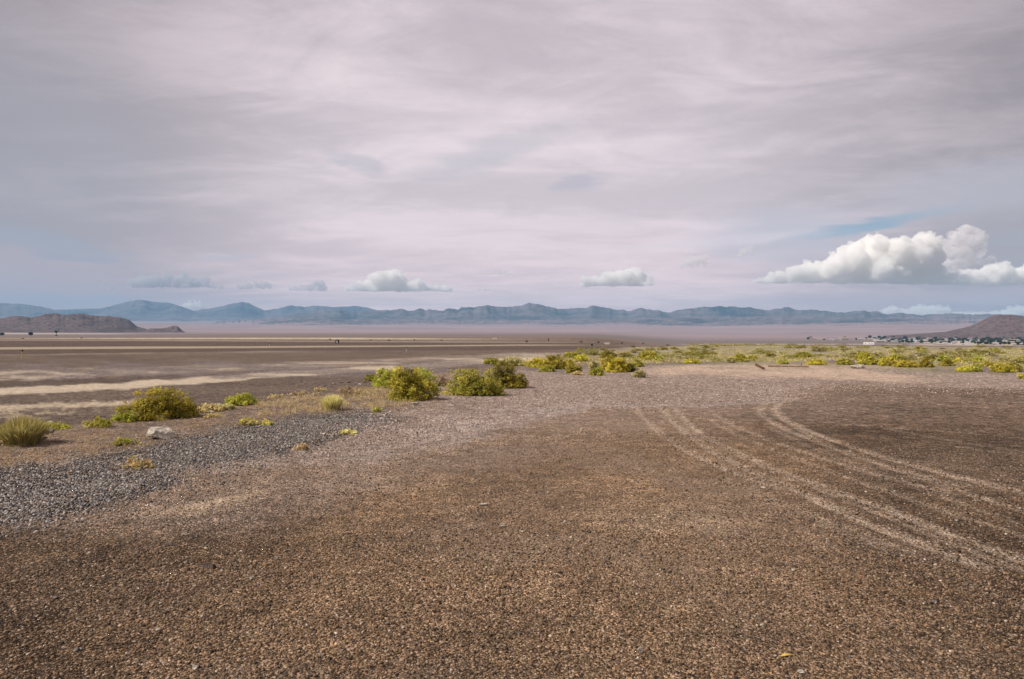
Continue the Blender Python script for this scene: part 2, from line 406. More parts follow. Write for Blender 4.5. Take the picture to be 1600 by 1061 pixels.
    # --- berm on the left with straw-coloured debris
    put(band([-200, 0, 200, 400, 560, 640], [688, 676, 655, 632, 610, 600], [735, 735, 712, 665, 655, 650], 7, None, 640, 40) * (0.35 + 0.65 * sst(big2, 0.3, 0.6)), (0.205, 0.148, 0.115), 1.15)
    # --- crushed grey stone
    GS = (0.125, 0.110, 0.108)
    gm = np.maximum(band([-300, 0, 100, 190, 270, 420, 500, 570, 640], [770, 732, 728, 708, 690, 662, 645, 643, 650], [830, 818, 800, 770, 728, 712, 690, 668, 656], 5, None, 640, 14),
                    band([-300, 0, 100, 190, 240, 290], [740, 734, 730, 735, 744, 750], [850, 822, 800, 782, 768, 755], 5, None, 275, 12))
    gm = gm * (1 - 0.8 * band([150, 190, 240], [712, 716, 722], [745, 738, 736], 4, 172, 235, 12))
    put(gm, GS, 1.15)
    # --- the wide field on the left
    FL = band([-400, 0, 200, 400, 560, 700, 850, 1000, 1080], [400] * 9, [690, 676, 655, 630, 605, 582, 556, 544, 540], 4, None, 1040, 40)
    FL = FL * (rr < 600)
    put(FL, (0.148, 0.103, 0.078), 0.8)
    put(FL * sst(fbm(px / 160, py / 6, 41, 4), 0.45, 0.65) * 0.45, (0.185, 0.135, 0.104))
    put(FL * sst(fbm(px / 120, py / 5, 43, 4), 0.50, 0.66) * 0.45, (0.105, 0.072, 0.056))
    xs = [-300, 0, 200, 400, 600, 800, 1000]
    wyf = py + wy * 5 * yk + (fbm(px / 16, py / 1.7, 29, 4) - 0.5) * 5 * yk
    put(band(xs, [522.6] * 7, [527, 526, 526.5, 527, 528, 528, 528], 0.7, None, 560, 60, py), (0.24, 0.19, 0.155), 0.4)
    put(band(xs, [525.6, 525.6, 526.4, 527.3, 528, 529, 529], [529, 529, 529.6, 530, 530.5, 531, 531], 0.5, None, 700, 160, py) * (0.6 + 0.5 * (fbm(px / 9, py * 0 + 1, 3, 3))), (0.52, 0.44, 0.29), 0.4)
    put(band(xs, [530.8, 530.8, 531.2, 532, 533, 534, 534], [532, 532, 532.5, 533.5, 534.6, 535.4, 535], 0.4, None, 900, 100, py) * 0.7, (0.33, 0.26, 0.23), 0.4)
    put(band(xs, [532.4, 532.4, 532.8, 534, 535, 536, 536.5], [542.5, 542.5, 541.5, 541, 540.5, 538.5, 538], 0.6, None, 980, 60, py), (0.098, 0.066, 0.050), 0.6)
    put(band(xs, [546, 546, 545, 543.6, 542.4, 541, 541], [554.5, 554.5, 552, 549, 548, 547, 544.5], 0.6, None, 1030, 30, py), (0.100, 0.068, 0.052), 0.6)
    put(band(xs, [542.6, 542.6, 541.4, 541, 540, 538.4, 538], [546, 546, 545, 543.6, 541.8, 540, 540], 0.5, None, 880, 60, py), (0.38, 0.305, 0.215), 0.45)
    put(band(xs, [554.6, 554.6, 552, 549, 548, 547, 547], [556, 555.8, 553.2, 550.2, 549, 548, 548], 0.4, None, 500, 200, py) * 0.8, (0.36, 0.27, 0.21), 0.4)
    put(band(xs, [578, 578, 575, 568, 562, 553, 548], [594, 594, 587, 578, 569, 560, 552], 3.0, None, 930, 60, wyf) * (0.35 + 0.65 * sst(fbm(px / 55, py / 2.2, 51, 4), 0.38, 0.52)), (0.46, 0.37, 0.285), 0.5)
    put(band(xs, [595, 595, 589, 582, 575, 566, 550], [606, 606, 597, 583, 576, 567, 551], 1.5, None, 360, 60, wyf) * 0.8, (0.105, 0.075, 0.06))
    put(band(xs, [606, 605.5, 597.5, 582.5, 571, 559.5, 554.5], [620, 616.5, 607.5, 592.5, 578.5, 566, 557], 1.2, None, 860, 40, py + wy * 3 * yk + (wyf - py) * 0.35), (0.56, 0.45, 0.33), 0.35)
    put(band(xs, [580] * 7, [580, 580, 580, 580, 582, 572, 572], 1.2, 640, 750, 20, wyf) * 0.6, (0.52, 0.43, 0.33), 0.4)
    put(band([-300, 0, 100, 200, 240], [636, 632, 629, 625.5, 624], [644, 641, 637, 632, 629], 1.5, None, 212, 22, wyf), (0.50, 0.40, 0.28), 0.45)
    put(band([-300, 0, 100, 200, 240], [641, 641, 640, 634, 630], [660, 658, 650, 640, 634], 3, None, 150, 60, wyf) * sst(fbm(px / 22, py / 2.2, 57, 4), 0.42, 0.6), (0.40, 0.31, 0.21), 0.6)
    # --- scrub flat on the right: straw ground, then purple grey soil
    SB = band([880, 1000, 1100, 1700], [549, 541, 537, 536], [572, 573, 570, 586], 3, 940, None, 60) * (rr < 118)
    put(SB, (0.31, 0.25, 0.165), 0.7)
    put(SB * sst(fbm(px / 70, py / 4, 61, 4), 0.42, 0.62) * 0.7, (0.34, 0.30, 0.165), 0.7)
    put(band([820, 1000, 1200, 1400, 1600, 1700], [566, 558, 558, 560, 564, 566], [590, 569, 566, 572, 586, 588], 3) * 0.75 * sst(fbm(px / 60, py / 5, 63, 4), 0.33, 0.55), (0.185, 0.145, 0.14), 0.8)
    # pale sandy strip
    SA = (0.56, 0.405, 0.30)
    put(band([1000, 1100, 1300, 1450, 1600], [579, 571, 573, 590, 597], [588, 588, 592, 599, 602], 2.0, 1030, 1450, 40, py + wy * 9) * (0.55 + 0.45 * sst(fbm(px / 60, py / 2.4, 67, 4), 0.38, 0.55)), SA, 0.5)
    put(band([840, 930, 1000, 1080], [572, 575, 577, 577], [580, 583, 585, 586], 2.5, 990, 1090, 40, py + wy * 6) * 0.6, SA, 0.5)
    put(band([1050, 1200, 1300, 1400], [569, 569, 569, 572], [573, 573, 574, 577], 2, 1080, 1400, 50, py + wy * 6) * 0.45, SA, 0.5)
    put(band([1250, 1600, 1700], [577, 580, 582], [584, 588, 590], 2, 1380, 1650, 60, py + wy * 8) * 0.35, (0.40, 0.31, 0.26))
    # --- plain beyond the edge
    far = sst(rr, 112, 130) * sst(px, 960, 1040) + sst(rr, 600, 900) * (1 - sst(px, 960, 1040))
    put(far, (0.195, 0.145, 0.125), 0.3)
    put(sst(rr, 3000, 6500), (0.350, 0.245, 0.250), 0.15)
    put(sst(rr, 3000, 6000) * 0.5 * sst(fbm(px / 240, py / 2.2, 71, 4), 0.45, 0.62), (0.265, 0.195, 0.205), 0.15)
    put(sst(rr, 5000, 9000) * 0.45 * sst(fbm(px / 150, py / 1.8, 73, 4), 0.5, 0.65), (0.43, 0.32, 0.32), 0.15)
    right = sst(px, 1020, 1100)
    put(far * right * band([1000, 1700], [534.5, 534.5], [540, 540], 0.6, 1430, None, 40, py) * sst(fbm(px / 30, py / 1.5, 77, 3), 0.3, 0.5), (0.48, 0.40, 0.32), 0.2)
    put(far * right * band([1000, 1700], [537.2, 537.2], [538.4, 538.4], 0.4, 1060, 1420, 40, py) * (fbm(px / 12, py, 78, 3) > 0.45), (0.45, 0.40, 0.33), 0.2)
    put(far * band([-300, 0, 170], [519.5, 520, 521], [522.5, 522.2, 522.4], 0.5, None, 190, 40, py) * 0.8, (0.50, 0.42, 0.37), 0.2)
    # --- tyre tracks: pale dust pressed into shallow ruts
    tracks = [
        ([(992, 636), (997, 641), (1011, 661), (1039, 683), (1084, 710), (1125, 730), (1177, 750), (1215, 762)], .11, .8),
        ([(1036, 640), (1043, 653), (1072, 677), (1112, 704), (1161, 730), (1210, 750), (1295, 789), (1356, 819), (1437, 848), (1540, 886)], .12, .8),
        ([(1052, 636), (1060, 645), (1088, 675), (1133, 697), (1194, 726), (1234, 742), (1316, 771), (1364, 787), (1417, 807), (1519, 848), (1600, 876), (1700, 915)], .12, .75),
        ([(1100, 637), (1112, 645), (1137, 661), (1194, 685), (1267, 710), (1316, 726), (1417, 754), (1480, 768)], .10, .5),
        ([(1235, 621), (1218, 624), (1190, 632), (1186, 645), (1208, 661), (1251, 680), (1299, 699), (1356, 719), (1437, 742), (1500, 757)], .11, .65),
        ([(1262, 620), (1242, 622), (1210, 632), (1212, 649), (1249, 667), (1283, 681), (1360, 708), (1458, 736), (1600, 769), (1700, 790)], .12, .8),
        ([(1265, 656), (1310, 662), (1356, 665), (1450, 672), (1600, 685)], .10, .35),
        ([(1500, 698), (1560, 706), (1650, 718)], .10, .45),
        ([(1075, 668), (1120, 696), (1175, 722), (1235, 748), (1330, 785), (1430, 824), (1530, 866), (1640, 905)], .09, .45),
        ([(1095, 640), (1106, 655), (1150, 680), (1215, 706), (1300, 738), (1400, 772), (1500, 806), (1640, 850)], .09, .35),
        ([(1225, 650), (1262, 680), (1320, 706), (1400, 734), (1500, 766), (1600, 798), (1690, 822)], .09, .5),
        ([(1205, 668), (1250, 692), (1330, 724), (1430, 760), (1540, 800), (1650, 836)], .09, .3),
        ([(1125, 745), (1200, 778), (1300, 818), (1400, 856), (1500, 894)], .10, .3),
        ([(1380, 668), (1460, 684), (1560, 700), (1660, 714)], .10, .3),
        ([(1300, 820), (1400, 862), (1500, 905), (1640, 965)], .12, .3)]
    trk = np.zeros(len(X)); sub = np.nonzero(front & (px > 950) & (py > 612) & (py < 1000) & (rr < 30))[0]
    sx, sy = X[sub], Y[sub]
    for pts, wd, k in tracks:
        P = [at(*p) for p in pts]
        # smooth the line
        for _ in range(2):
            Q = [P[0]]
            for a_, b_ in zip(P[:-1], P[1:]): Q += [a_ * 0.75 + b_ * 0.25, a_ * 0.25 + b_ * 0.75]
            P = Q + [P[-1]]
        best = np.full(len(sub), 1e9)
        for a_, b_ in zip(P[:-1], P[1:]):
            ex, ey = b_.x - a_.x, b_.y - a_.y; L2 = ex * ex + ey * ey + 1e-9
            t_ = np.clip(((sx - a_.x) * ex + (sy - a_.y) * ey) / L2, 0, 1)
            best = np.minimum(best, np.hypot(sx - a_.x - t_ * ex, sy - a_.y - t_ * ey))
        jag = 0.6 + 0.8 * fbm(sx / 0.5, sy / 0.5, 91, 3)
        m_ = (1 - sst(best / jag, wd * 0.15, wd * 1.25)) * k * (0.70 + 0.30 * sst(fbm(sx / 0.8, sy / 0.8, 93, 3), 0.3, 0.6))
        trk[sub] = np.maximum(trk[sub], m_)
    put(trk * 0.92, (0.50, 0.37, 0.27), 0.7)
    Z = Z - 0.018 * trk
    Z = Z - 0.012 * gm
    V = np.stack([X, Y, Z], 1)
    i, j = np.meshgrid(np.arange(nr - 1), np.arange(na), indexing='ij')
    j2 = (j + 1) % na
    Fc = np.stack([i * na + j, (i + 1) * na + j, (i + 1) * na + j2, i * na + j2], -1).reshape(-1, 4)
    Fc = Fc[:, ::-1]
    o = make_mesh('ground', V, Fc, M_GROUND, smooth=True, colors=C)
    o.data.attributes.new('grain', 'FLOAT', 'POINT').data.foreach_set('value', G.astype(np.float32))
    tag(o, kind='structure')
    return o
ground = build_ground()

# ------------------------------------------------------------------ mountains and hills, height fields fitted to the skyline
def smooth1(a, k):
    ker = np.ones(k) / k; return np.convolve(np.pad(a, k // 2, mode='edge'), ker, 'valid')[:len(a)]
def ridge_field(name, xs, ys, x0, x1, r0, r1, crest, mat, seed, sx, amp=0.45, step=2.0, nrow=110, jag=0.0, endfade=0, basew=0.5):
    pxs = np.arange(x0, x1 + 0.1, step); a = np.arctan((pxs - 800) / F)
    yt = np.interp(pxs, xs, ys)
    yt = smooth1(yt, 2) + jag * (fbm(pxs / 7., pxs * 0 + seed, seed, 4, 0.65) - 0.5)
    t_ = np.linspace(0, 1, nrow)
    r = r0 + (r1 - r0) * t_
    AA, Rr = np.meshgrid(a, r); T = np.meshgrid(a, t_)[1]
    X = Rr * np.sin(AA); Y = Rr * np.cos(AA)
    cr = crest + 0.16 * (fbm(X / (sx * 2.2), Y / (sx * 2.2), seed + 3, 2) - 0.5)
    tc_ = np.clip(T / cr, 0, 1); env = np.where(T < cr, 0.16 * tc_ + 0.84 * sst(tc_, 0.05, 1.0) ** 1.5, 1 - sst(T, cr, 1.12) ** 1.0)
    rg = ridged(X / sx + 9, Y / sx + 5, seed, 6, 0.52)
    h = env * (1 - amp + amp * 1.6 * (rg - 0.30)) + basew * env * env
    h = np.maximum(h, 0) * sst(T, -0.03, 0.30)
    zb = height(X, Y)
    tgt = (HOR - yt) / F * np.cos(a)                  # tangent of the skyline's elevation
    rel = (zb - EYE) / Rr
    need = np.full(len(a), 1e9)
    hr = h / Rr
    # scale so that max over t of rel + s*hr equals tgt
    need = np.where(hr > 1e-9, (tgt[None, :] - rel) / np.maximum(hr, 1e-9), 1e9)
    s = np.maximum(need.min(0), 0)
    Z = zb + s[None, :] * h - 3.0 * (1 - sst(T, 0, 0.1)) - 2.0
    Z = np.where(T > 0.985, zb - 30, Z)
    if endfade:
        e = np.clip(np.minimum(pxs - x0, x1 - pxs) / endfade, 0, 1); Z = (Z - zb) * e[None, :] + zb - (1 - e[None, :]) * 3
    V = np.stack([X.ravel(), Y.ravel(), Z.ravel()], 1)
    nr, na = Z.shape
    i, j = np.meshgrid(np.arange(nr - 1), np.arange(na - 1), indexing='ij')
    Fc = np.stack([i * na + j, i * na + j + 1, (i + 1) * na + j + 1, (i + 1) * na + j], -1).reshape(-1, 4)
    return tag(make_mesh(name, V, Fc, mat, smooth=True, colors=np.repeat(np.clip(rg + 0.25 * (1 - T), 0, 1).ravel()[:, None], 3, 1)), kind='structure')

ax = [-700, -400, -200, 0, 16, 47, 87, 120, 158, 182, 200, 216, 226, 237, 264, 280, 302, 325, 351, 365, 377, 386, 400, 413, 434, 453, 476, 495, 519, 540, 550, 569, 585, 620, 700]
ay = [480, 470, 478, 473.5, 474, 476, 484, 483, 481.5, 475.6, 471, 468, 469, 471.6, 473, 478, 485.4, 482, 477, 474, 471.4, 473, 479.6, 485, 482, 477, 479.5, 477.5, 479.6, 479, 477.7, 479.6, 484, 489, 496]
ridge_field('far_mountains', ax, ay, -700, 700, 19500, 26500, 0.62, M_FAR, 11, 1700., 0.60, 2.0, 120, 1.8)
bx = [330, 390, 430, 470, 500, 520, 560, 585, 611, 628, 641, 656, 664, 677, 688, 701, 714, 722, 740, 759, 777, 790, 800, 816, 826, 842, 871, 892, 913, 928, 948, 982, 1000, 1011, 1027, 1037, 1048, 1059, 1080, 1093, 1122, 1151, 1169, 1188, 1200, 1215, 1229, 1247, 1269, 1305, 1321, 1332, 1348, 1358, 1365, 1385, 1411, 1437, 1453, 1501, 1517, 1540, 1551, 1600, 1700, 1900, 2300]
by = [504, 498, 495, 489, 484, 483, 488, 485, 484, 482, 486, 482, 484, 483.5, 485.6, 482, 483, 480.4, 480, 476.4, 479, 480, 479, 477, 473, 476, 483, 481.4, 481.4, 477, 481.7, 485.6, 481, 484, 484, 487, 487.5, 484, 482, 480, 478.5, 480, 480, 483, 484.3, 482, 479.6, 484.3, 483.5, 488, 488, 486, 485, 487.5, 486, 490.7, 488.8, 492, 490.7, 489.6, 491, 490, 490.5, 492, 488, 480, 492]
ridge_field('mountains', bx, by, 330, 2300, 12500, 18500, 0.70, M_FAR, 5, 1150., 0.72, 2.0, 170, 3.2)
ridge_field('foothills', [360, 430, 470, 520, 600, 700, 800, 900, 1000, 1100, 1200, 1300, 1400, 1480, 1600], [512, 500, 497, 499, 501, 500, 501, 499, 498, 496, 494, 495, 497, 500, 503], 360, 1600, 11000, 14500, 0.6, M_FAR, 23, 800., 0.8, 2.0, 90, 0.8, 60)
ridge_field('left_hill', [-500, -200, 0, 16, 34, 47, 60, 71, 87, 103, 127, 148, 169, 185, 195, 203, 208, 214, 226, 240], [505, 492, 497, 494, 493, 496, 493, 490, 489, 491.5, 489.6, 493, 493.5, 495, 497, 501, 505, 510, 513, 518], -500, 240, 5000, 6600, 0.55, M_HILL, 31, 330., 0.6, 1.5, 110, 1.6)
ridge_field('rock_outcrop', [220, 224, 235, 253, 262, 269, 273, 277, 281, 286, 290], [519, 516.5, 512.5, 512.5, 511, 509, 508.6, 508.8, 513, 517, 519], 220, 290, 5200, 5700, 0.5, M_HILL, 37, 130., 0.6, 1.0, 50, 1.2)
ridge_field('mesa', [1380, 1420, 1477, 1517, 1532, 1545, 1553, 1560, 1575, 1590, 1600, 1650, 1750, 1950], [524, 522, 518, 508.6, 501, 495, 492, 491.2, 491, 493, 494.5, 499, 503, 514], 1380, 1950, 4500, 6200, 0.5, M_HILL, 43, 500., 0.38, 1.5, 90, 0.8, 0, 0.9)

# ------------------------------------------------------------------ loose stones (stuff)
rng = np.random.default_rng(4)
def in_poly_band(px, py, xs, y0, y1, xmax):
    return (py > np.interp(px, xs, y0)) & (py < np.interp(px, xs, y1)) & (px < xmax)
def stones(n_list, test=None, size=(0.004, 0.012), flat=0.6, seed=1):
    """n_list: [(r0, r1, per square metre)] over the sector in view"""
    g = np.random.default_rng(seed); P = []
    for r0, r1, dn in n_list:
        A = R(84) / 2 * (r1 * r1 - r0 * r0); n = int(A * dn)
        r = np.sqrt(g.uniform(r0 * r0, r1 * r1, n)); a = g.uniform(-R(42), R(42), n)
        P.append(np.stack([r * np.sin(a), r * np.cos(a)], 1))
    P = np.concatenate(P); X, Y = P[:, 0], P[:, 1]; Z = height(X, Y)
    px, py = proj(X, Y, Z)
    if test is not None:
        k = test(X, Y, px, py, g); X, Y, Z = X[k], Y[k], Z[k]
    n = len(X)
    s = size[0] + (size[1] - size[0]) * g.random(n) ** 2.5
    cube = np.array([(-1, -1, -1), (1, -1, -1), (1, 1, -1), (-1, 1, -1), (-1, -1, 1), (1, -1, 1), (1, 1, 1), (-1, 1, 1)], float)
    v = cube[None] * (1 + g.uniform(-0.5, 0.25, (n, 8, 3)))
    v[:, 4:, :2] *= 0.72
    v *= s[:, None, None] * (np.array([1, 1, flat])[None, None] * g.uniform(0.6, 1.25, (n, 1, 3)))
    t_ = g.uniform(0, 2 * np.pi, n); c, s_ = np.cos(t_)[:, None], np.sin(t_)[:, None]
    tl = g.uniform(-0.5, 0.5, n)[:, None]
    x = v[..., 0] * c - v[..., 1] * s_; y = v[..., 0] * s_ + v[..., 1] * c; z = v[..., 2] + x * tl
    V = np.stack([x + X[:, None], y + Y[:, None], z + (Z + s * flat * 0.45)[:, None]], -1).reshape(-1, 3)
    f = np.array([(0, 3, 2, 1), (4, 5, 6, 7), (0, 1, 5, 4), (1, 2, 6, 5), (2, 3, 7, 6), (3, 0, 4, 7)])
    Fc = (f[None] + (np.arange(n) * 8)[:, None, None]).reshape(-1, 4)
    return V, Fc, n, g
GX = [-300, 0, 100, 190, 270, 420, 500, 570, 640]; G0 = [770, 732, 728, 708, 690, 662, 645, 643, 650]; G1 = [850, 820, 802, 778, 745, 712, 690, 668, 656]
def grey_zone(px, py, g, pad=6):
    j = g.normal(0, pad, len(px)) * np.clip((py - HOR) / 120, .5, 2) * np.where(g.random(len(px)) < .12, 2.6, 1.0) + (fbm(px / 22, py / 9, 19, 3) - .5) * 20 * np.clip((py - HOR) / 160, .3, 2)
    return in_poly_band(px, py + j, GX, G0, G1, 648) & (g.random(len(px)) < np.clip((650 - px) / 60, 0, 1)) & ~((np.hypot((px - 205) / 44, (py - 729) / 12) < 1) & (g.random(len(px)) < .75))
def stone_mat(name):
    m_, n = new_mat(name)
    a_ = n.node('ShaderNodeAttribute', attribute_name='tint').outputs['Color']
    p = n.node('ShaderNodeBsdfPrincipled', ins={'Base Color': a_, 'Roughness': 0.85, 'Specular IOR Level': 0.25})
    n.node('ShaderNodeOutputMaterial', ins={'Surface': p.outputs[0]}); return m_
M_STONE = stone_mat('loose_stone')
def palette(n, g, cols, ws, var=0.25):
    cols = np.array(cols); k = g.choice(len(cols), n, p=np.array(ws) / sum(ws))
    return np.repeat(cols[k] * (1 + g.uniform(-var, var, (n, 1))), 8, 0)
V, Fc, n, g = stones([(2.4, 6, 2600), (6, 12, 700), (12, 26, 90), (26, 45, 12)], lambda X, Y, px, py, g: (~grey_zone(px, py, g)) & (py < 1200) & (px > -80) & (px < 1680) & ((np.interp(Y, BY, BX) < X) | (g.random(len(X)) < 0.35)), (0.0030, 0.0105), 0.6, 1)
tag(make_mesh('gravel', V, Fc, M_STONE, colors=palette(n, g, [(0.20, .128, .076), (.125, .077, .045), (.30, .205, .135), (.04, .026, .018), (.50, .40, .31), (.25, .155, .085)], [5, 4, 3, 2.5, 0.4, 0.3])), 'loose brown gravel scattered over the packed yard', 'gravel', kind='stuff')
V, Fc, n, g = stones([(4, 9, 3600), (9, 14, 2200), (14, 24, 1100)], lambda X, Y, px, py, g: grey_zone(px, py, g) & (px > -80), (0.005, 0.0150), 0.7, 2)
tag(make_mesh('crushed_stone', V, Fc, M_STONE, colors=palette(n, g, [(.27, .24, .225), (.175, .157, .152), (.41, .365, .335), (.06, .053, .052), (.55, .50, .45), (.24, .17, .12)], [5, 4, 3, 3, 0.5, 3.0])), 'blue grey crushed stone spread along the left edge', 'crushed stone', kind='stuff')
def mauve(X, Y, px, py, g):
    top = np.interp(px, [350, 560, 700, 930, 1000, 1300, 1600], [735, 650, 600, 572, 585, 596, 600]); bot = np.interp(px, [350, 560, 640, 700, 930, 1190, 1300, 1600], [700, 690, 684, 676, 640, 632, 612, 616])
    j = g.normal(0, 5, len(px)); return (py + j > top) & (py + j < bot) & (px > 470) & (px < 1660)
V, Fc, n, g = stones([(9, 14, 330), (14, 26, 150), (26, 42, 50)], mauve, (0.005, 0.019), 0.65, 8)
tag(make_mesh('mauve_gravel', V, Fc, M_STONE, colors=palette(n, g, [(.37, .28, .235), (.52, .405, .34), (.25, .185, .155), (.12, .088, .075), (.72, .60, .52)], [5, 4, 3, 2, 1.1])), 'loose mauve grey stones spread across the middle of the yard', 'gravel', kind='stuff')
def pale_zone(X, Y, px, py, g):
    a_ = (np.abs(py - np.interp(px, [500, 700, 820, 1000, 1200, 1600], [700, 660, 640, 628, 618, 612])) < np.interp(px, [700, 1000, 1200, 1300], [18, 12, 8, 0])) & (px > 480)
    return a_ & (py > 560) & (fbm(X / .8, Y / .8, 5, 3) > 0.45)
V, Fc, n, g = stones([(9, 25, 34)], pale_zone, (0.007, 0.024), 0.5, 3)
tag(make_mesh('pale_gravel', V, Fc, M_STONE, colors=palette(n, g, [(.55, .46, .42), (.40, .33, .30), (.30, .23, .21)], [3, 3, 2])), 'pale chips of stone loose on the mauve gravel', 'gravel', kind='stuff')

# ------------------------------------------------------------------ shrubs
M_LEAF = leaf_mat('shrub_leaf', (1.35, 1.33, 1.2))
M_TWIG = simple('twig_bark', (0.26, 0.21, 0.155), 0.9, 0.3, 30)
M_STRAW = leaf_mat('straw_blade', (1, 1, 1), 0.25)
OLIVE = [(0.38, 0.33, 0.055), (0.29, 0.255, 0.045), (0.47, 0.41, 0.085), (0.19, 0.17, 0.03)]
LIME = [(0.4, 0.385, 0.085), (0.31, 0.315, 0.055), (0.5, 0.475, 0.11), (0.21, 0.22, 0.035)]
YELL = [(0.5, 0.45, 0.065), (0.41, 0.36, 0.055), (0.58, 0.51, 0.11), (0.26, 0.24, 0.04)]
DARK = [(0.24, 0.21, 0.045), (0.165, 0.15, 0.035), (0.33, 0.29, 0.06), (0.12, 0.11, 0.025)]
SAGE = [(0.48, 0.44, 0.22), (0.39, 0.37, 0.17), (0.56, 0.51, 0.28), (0.29, 0.27, 0.12)]
STRAW = [(.55, .44, .25), (.45, .36, .20), (.64, .54, .34), (.34, .26, .15)]
DEAD = [(.30, .22, .16), (.22, .16, .12), (.38, .29, .21)]
def leaves(C0, S, g, size, cols, spread_up=0.35, outward=None, aspect=0.42):
    """quads around points C0 with clump radius S; cols per point"""
    n = len(C0)
    d = g.normal(0, 1, (n, 3))
    if outward is not None: d += outward * 1.0
    d[:, 2] += spread_up; d /= np.linalg.norm(d, axis=1)[:, None] + 1e-9
    if outward is not None:                    # blades lie like shingles, facing outwards and up
        nm = outward * 0.7 + g.normal(0, 0.75, (n, 3)); nm[:, 2] += 0.45
        d = np.cross(nm, g.normal(0, 1, (n, 3))); d /= np.linalg.norm(d, axis=1)[:, None] + 1e-9
        s_ = np.cross(nm, d)
    else:
        s_ = np.cross(d, g.normal(0, 1, (n, 3)))
    s_ /= np.linalg.norm(s_, axis=1)[:, None] + 1e-9
    L = size * g.uniform(0.6, 1.3, n)[:, None]; W = L * aspect
    a = C0 - d * L * 0.5; b = C0 + d * L * 0.5
    V = np.stack([a - s_ * W * 0.35, a + s_ * W * 0.35, b + s_ * W * 0.5, b - s_ * W * 0.5], 1).reshape(-1, 3)
    V[:, 2] = np.maximum(V[:, 2], 0.003)
    Fc = np.arange(n * 4).reshape(n, 4)
    return V, Fc, np.repeat(cols, 4, 0)
def shrub(name, seed, rx, ry, h, nclump=160, per=55, size=0.035, pal=OLIVE, rc=0.085, fill=0.0, lean=0.0, lobes=5, floor=0.05, rough=1.0):
    """dense desert shrub: several uneven lobes, each a shell of leaf clumps on woody stems"""
    g = np.random.default_rng(seed)
    root = empty(name, (0, 0, 0))
    cen = []; rad = []
    for i in range(lobes):
        a = g.uniform(0, 2 * np.pi); d = g.uniform(0.1, 0.62) if i else 0.0
        hh = h * (g.uniform(0.62, 1.0) if i else 1.0) * (1 - 0.35 * d)
        cen.append((rx * d * math.cos(a), ry * d * math.sin(a), 0)); rad.append((rx * g.uniform(0.38, 0.6), ry * g.uniform(0.38, 0.6), hh))
    rad[0] = (rx * 0.6, ry * 0.6, h)
    C = []; O = []
    for k in range(nclump):
        i = g.integers(lobes); th = g.uniform(0, 2 * np.pi); cz = g.uniform(-0.05, 1) ** 0.8 if False else g.uniform(0.0, 1.0)
        sz = math.sqrt(max(0, 1 - cz * cz)); d = np.array([math.cos(th) * sz, math.sin(th) * sz, cz])
        f_ = g.uniform(0.58, 1.0) ** 0.7 * (1 + rough * g.normal(0, 0.12))
        p = np.array(cen[i]) + d * np.array(rad[i]) * f_
        p[0] += lean * p[2]; p[2] = max(p[2], floor * g.uniform(0.4, 1.5))
        C.append(p); O.append(d)
    C = np.array(C); O = np.array(O)
    dead_ = g.random(len(C)) < 0.07; spr_ = g.random(len(C)) < 0.05
    # the widest reach fits the asked width
    for k_, tgt in ((0, rx), (1, ry)):
        q = np.quantile(np.abs(C[:, k_]), 0.97); C[:, k_] *= tgt / max(q, 1e-3) * 0.96
    C[:, 2] *= (h - rc * 0.4) / np.quantile(C[:, 2], 0.97); C[:, 2] = np.minimum(C[:, 2], h * g.uniform(0.94, 1.06, len(C)))
    C[:, 0] = np.clip(C[:, 0], -rx * 1.05, rx * 1.05)
    pc = np.array(pal); base = pc[g.choice(len(pc), len(C), p=np.array([.38, .28, .2, .14][:len(pc)]) / sum([.38, .28, .2, .14][:len(pc)]))]
    base = base.copy(); base[dead_] = (.30, .225, .13)
    C[spr_, 2] = C[spr_, 2] * 1.13
    idx = np.repeat(np.arange(len(C)), per)
    rcs = rc * g.uniform(0.55, 1.5, len(C)); rcs[spr_] *= 0.55
    idx = idx[~(dead_[idx] & (g.random(len(idx)) < 0.5))]
    off = g.normal(0, 1, (len(idx), 3)) * rcs[idx][:, None] * 0.62; off[:, 2] *= 0.85
    Pn = C[idx] + off
    cols = base[idx] * g.uniform(0.7, 1.3, (len(idx), 1)) * g.uniform(0.75, 1.3, len(C))[idx][:, None]
    V, Fc, cc = leaves(Pn, rcs[idx], g, size, cols, 0.3, O[idx])
    make_mesh('foliage', V, Fc, M_LEAF, root, colors=cc)
    SV, SF = [], []
    m = min(len(C), 75)
    for k in g.choice(len(C), m, replace=False):
        p = C[k]; b = np.array([p[0] * 0.12, p[1] * 0.12, -0.02]); mid = (b + p) / 2 + np.array([g.normal(0, .03), g.normal(0, .03), h * 0.06])
        tube(SV, SF, [b, mid, p], [0.012, 0.008, 0.004], 4, False)
    make_mesh('stems', SV, SF, M_TWIG, root)
    return root
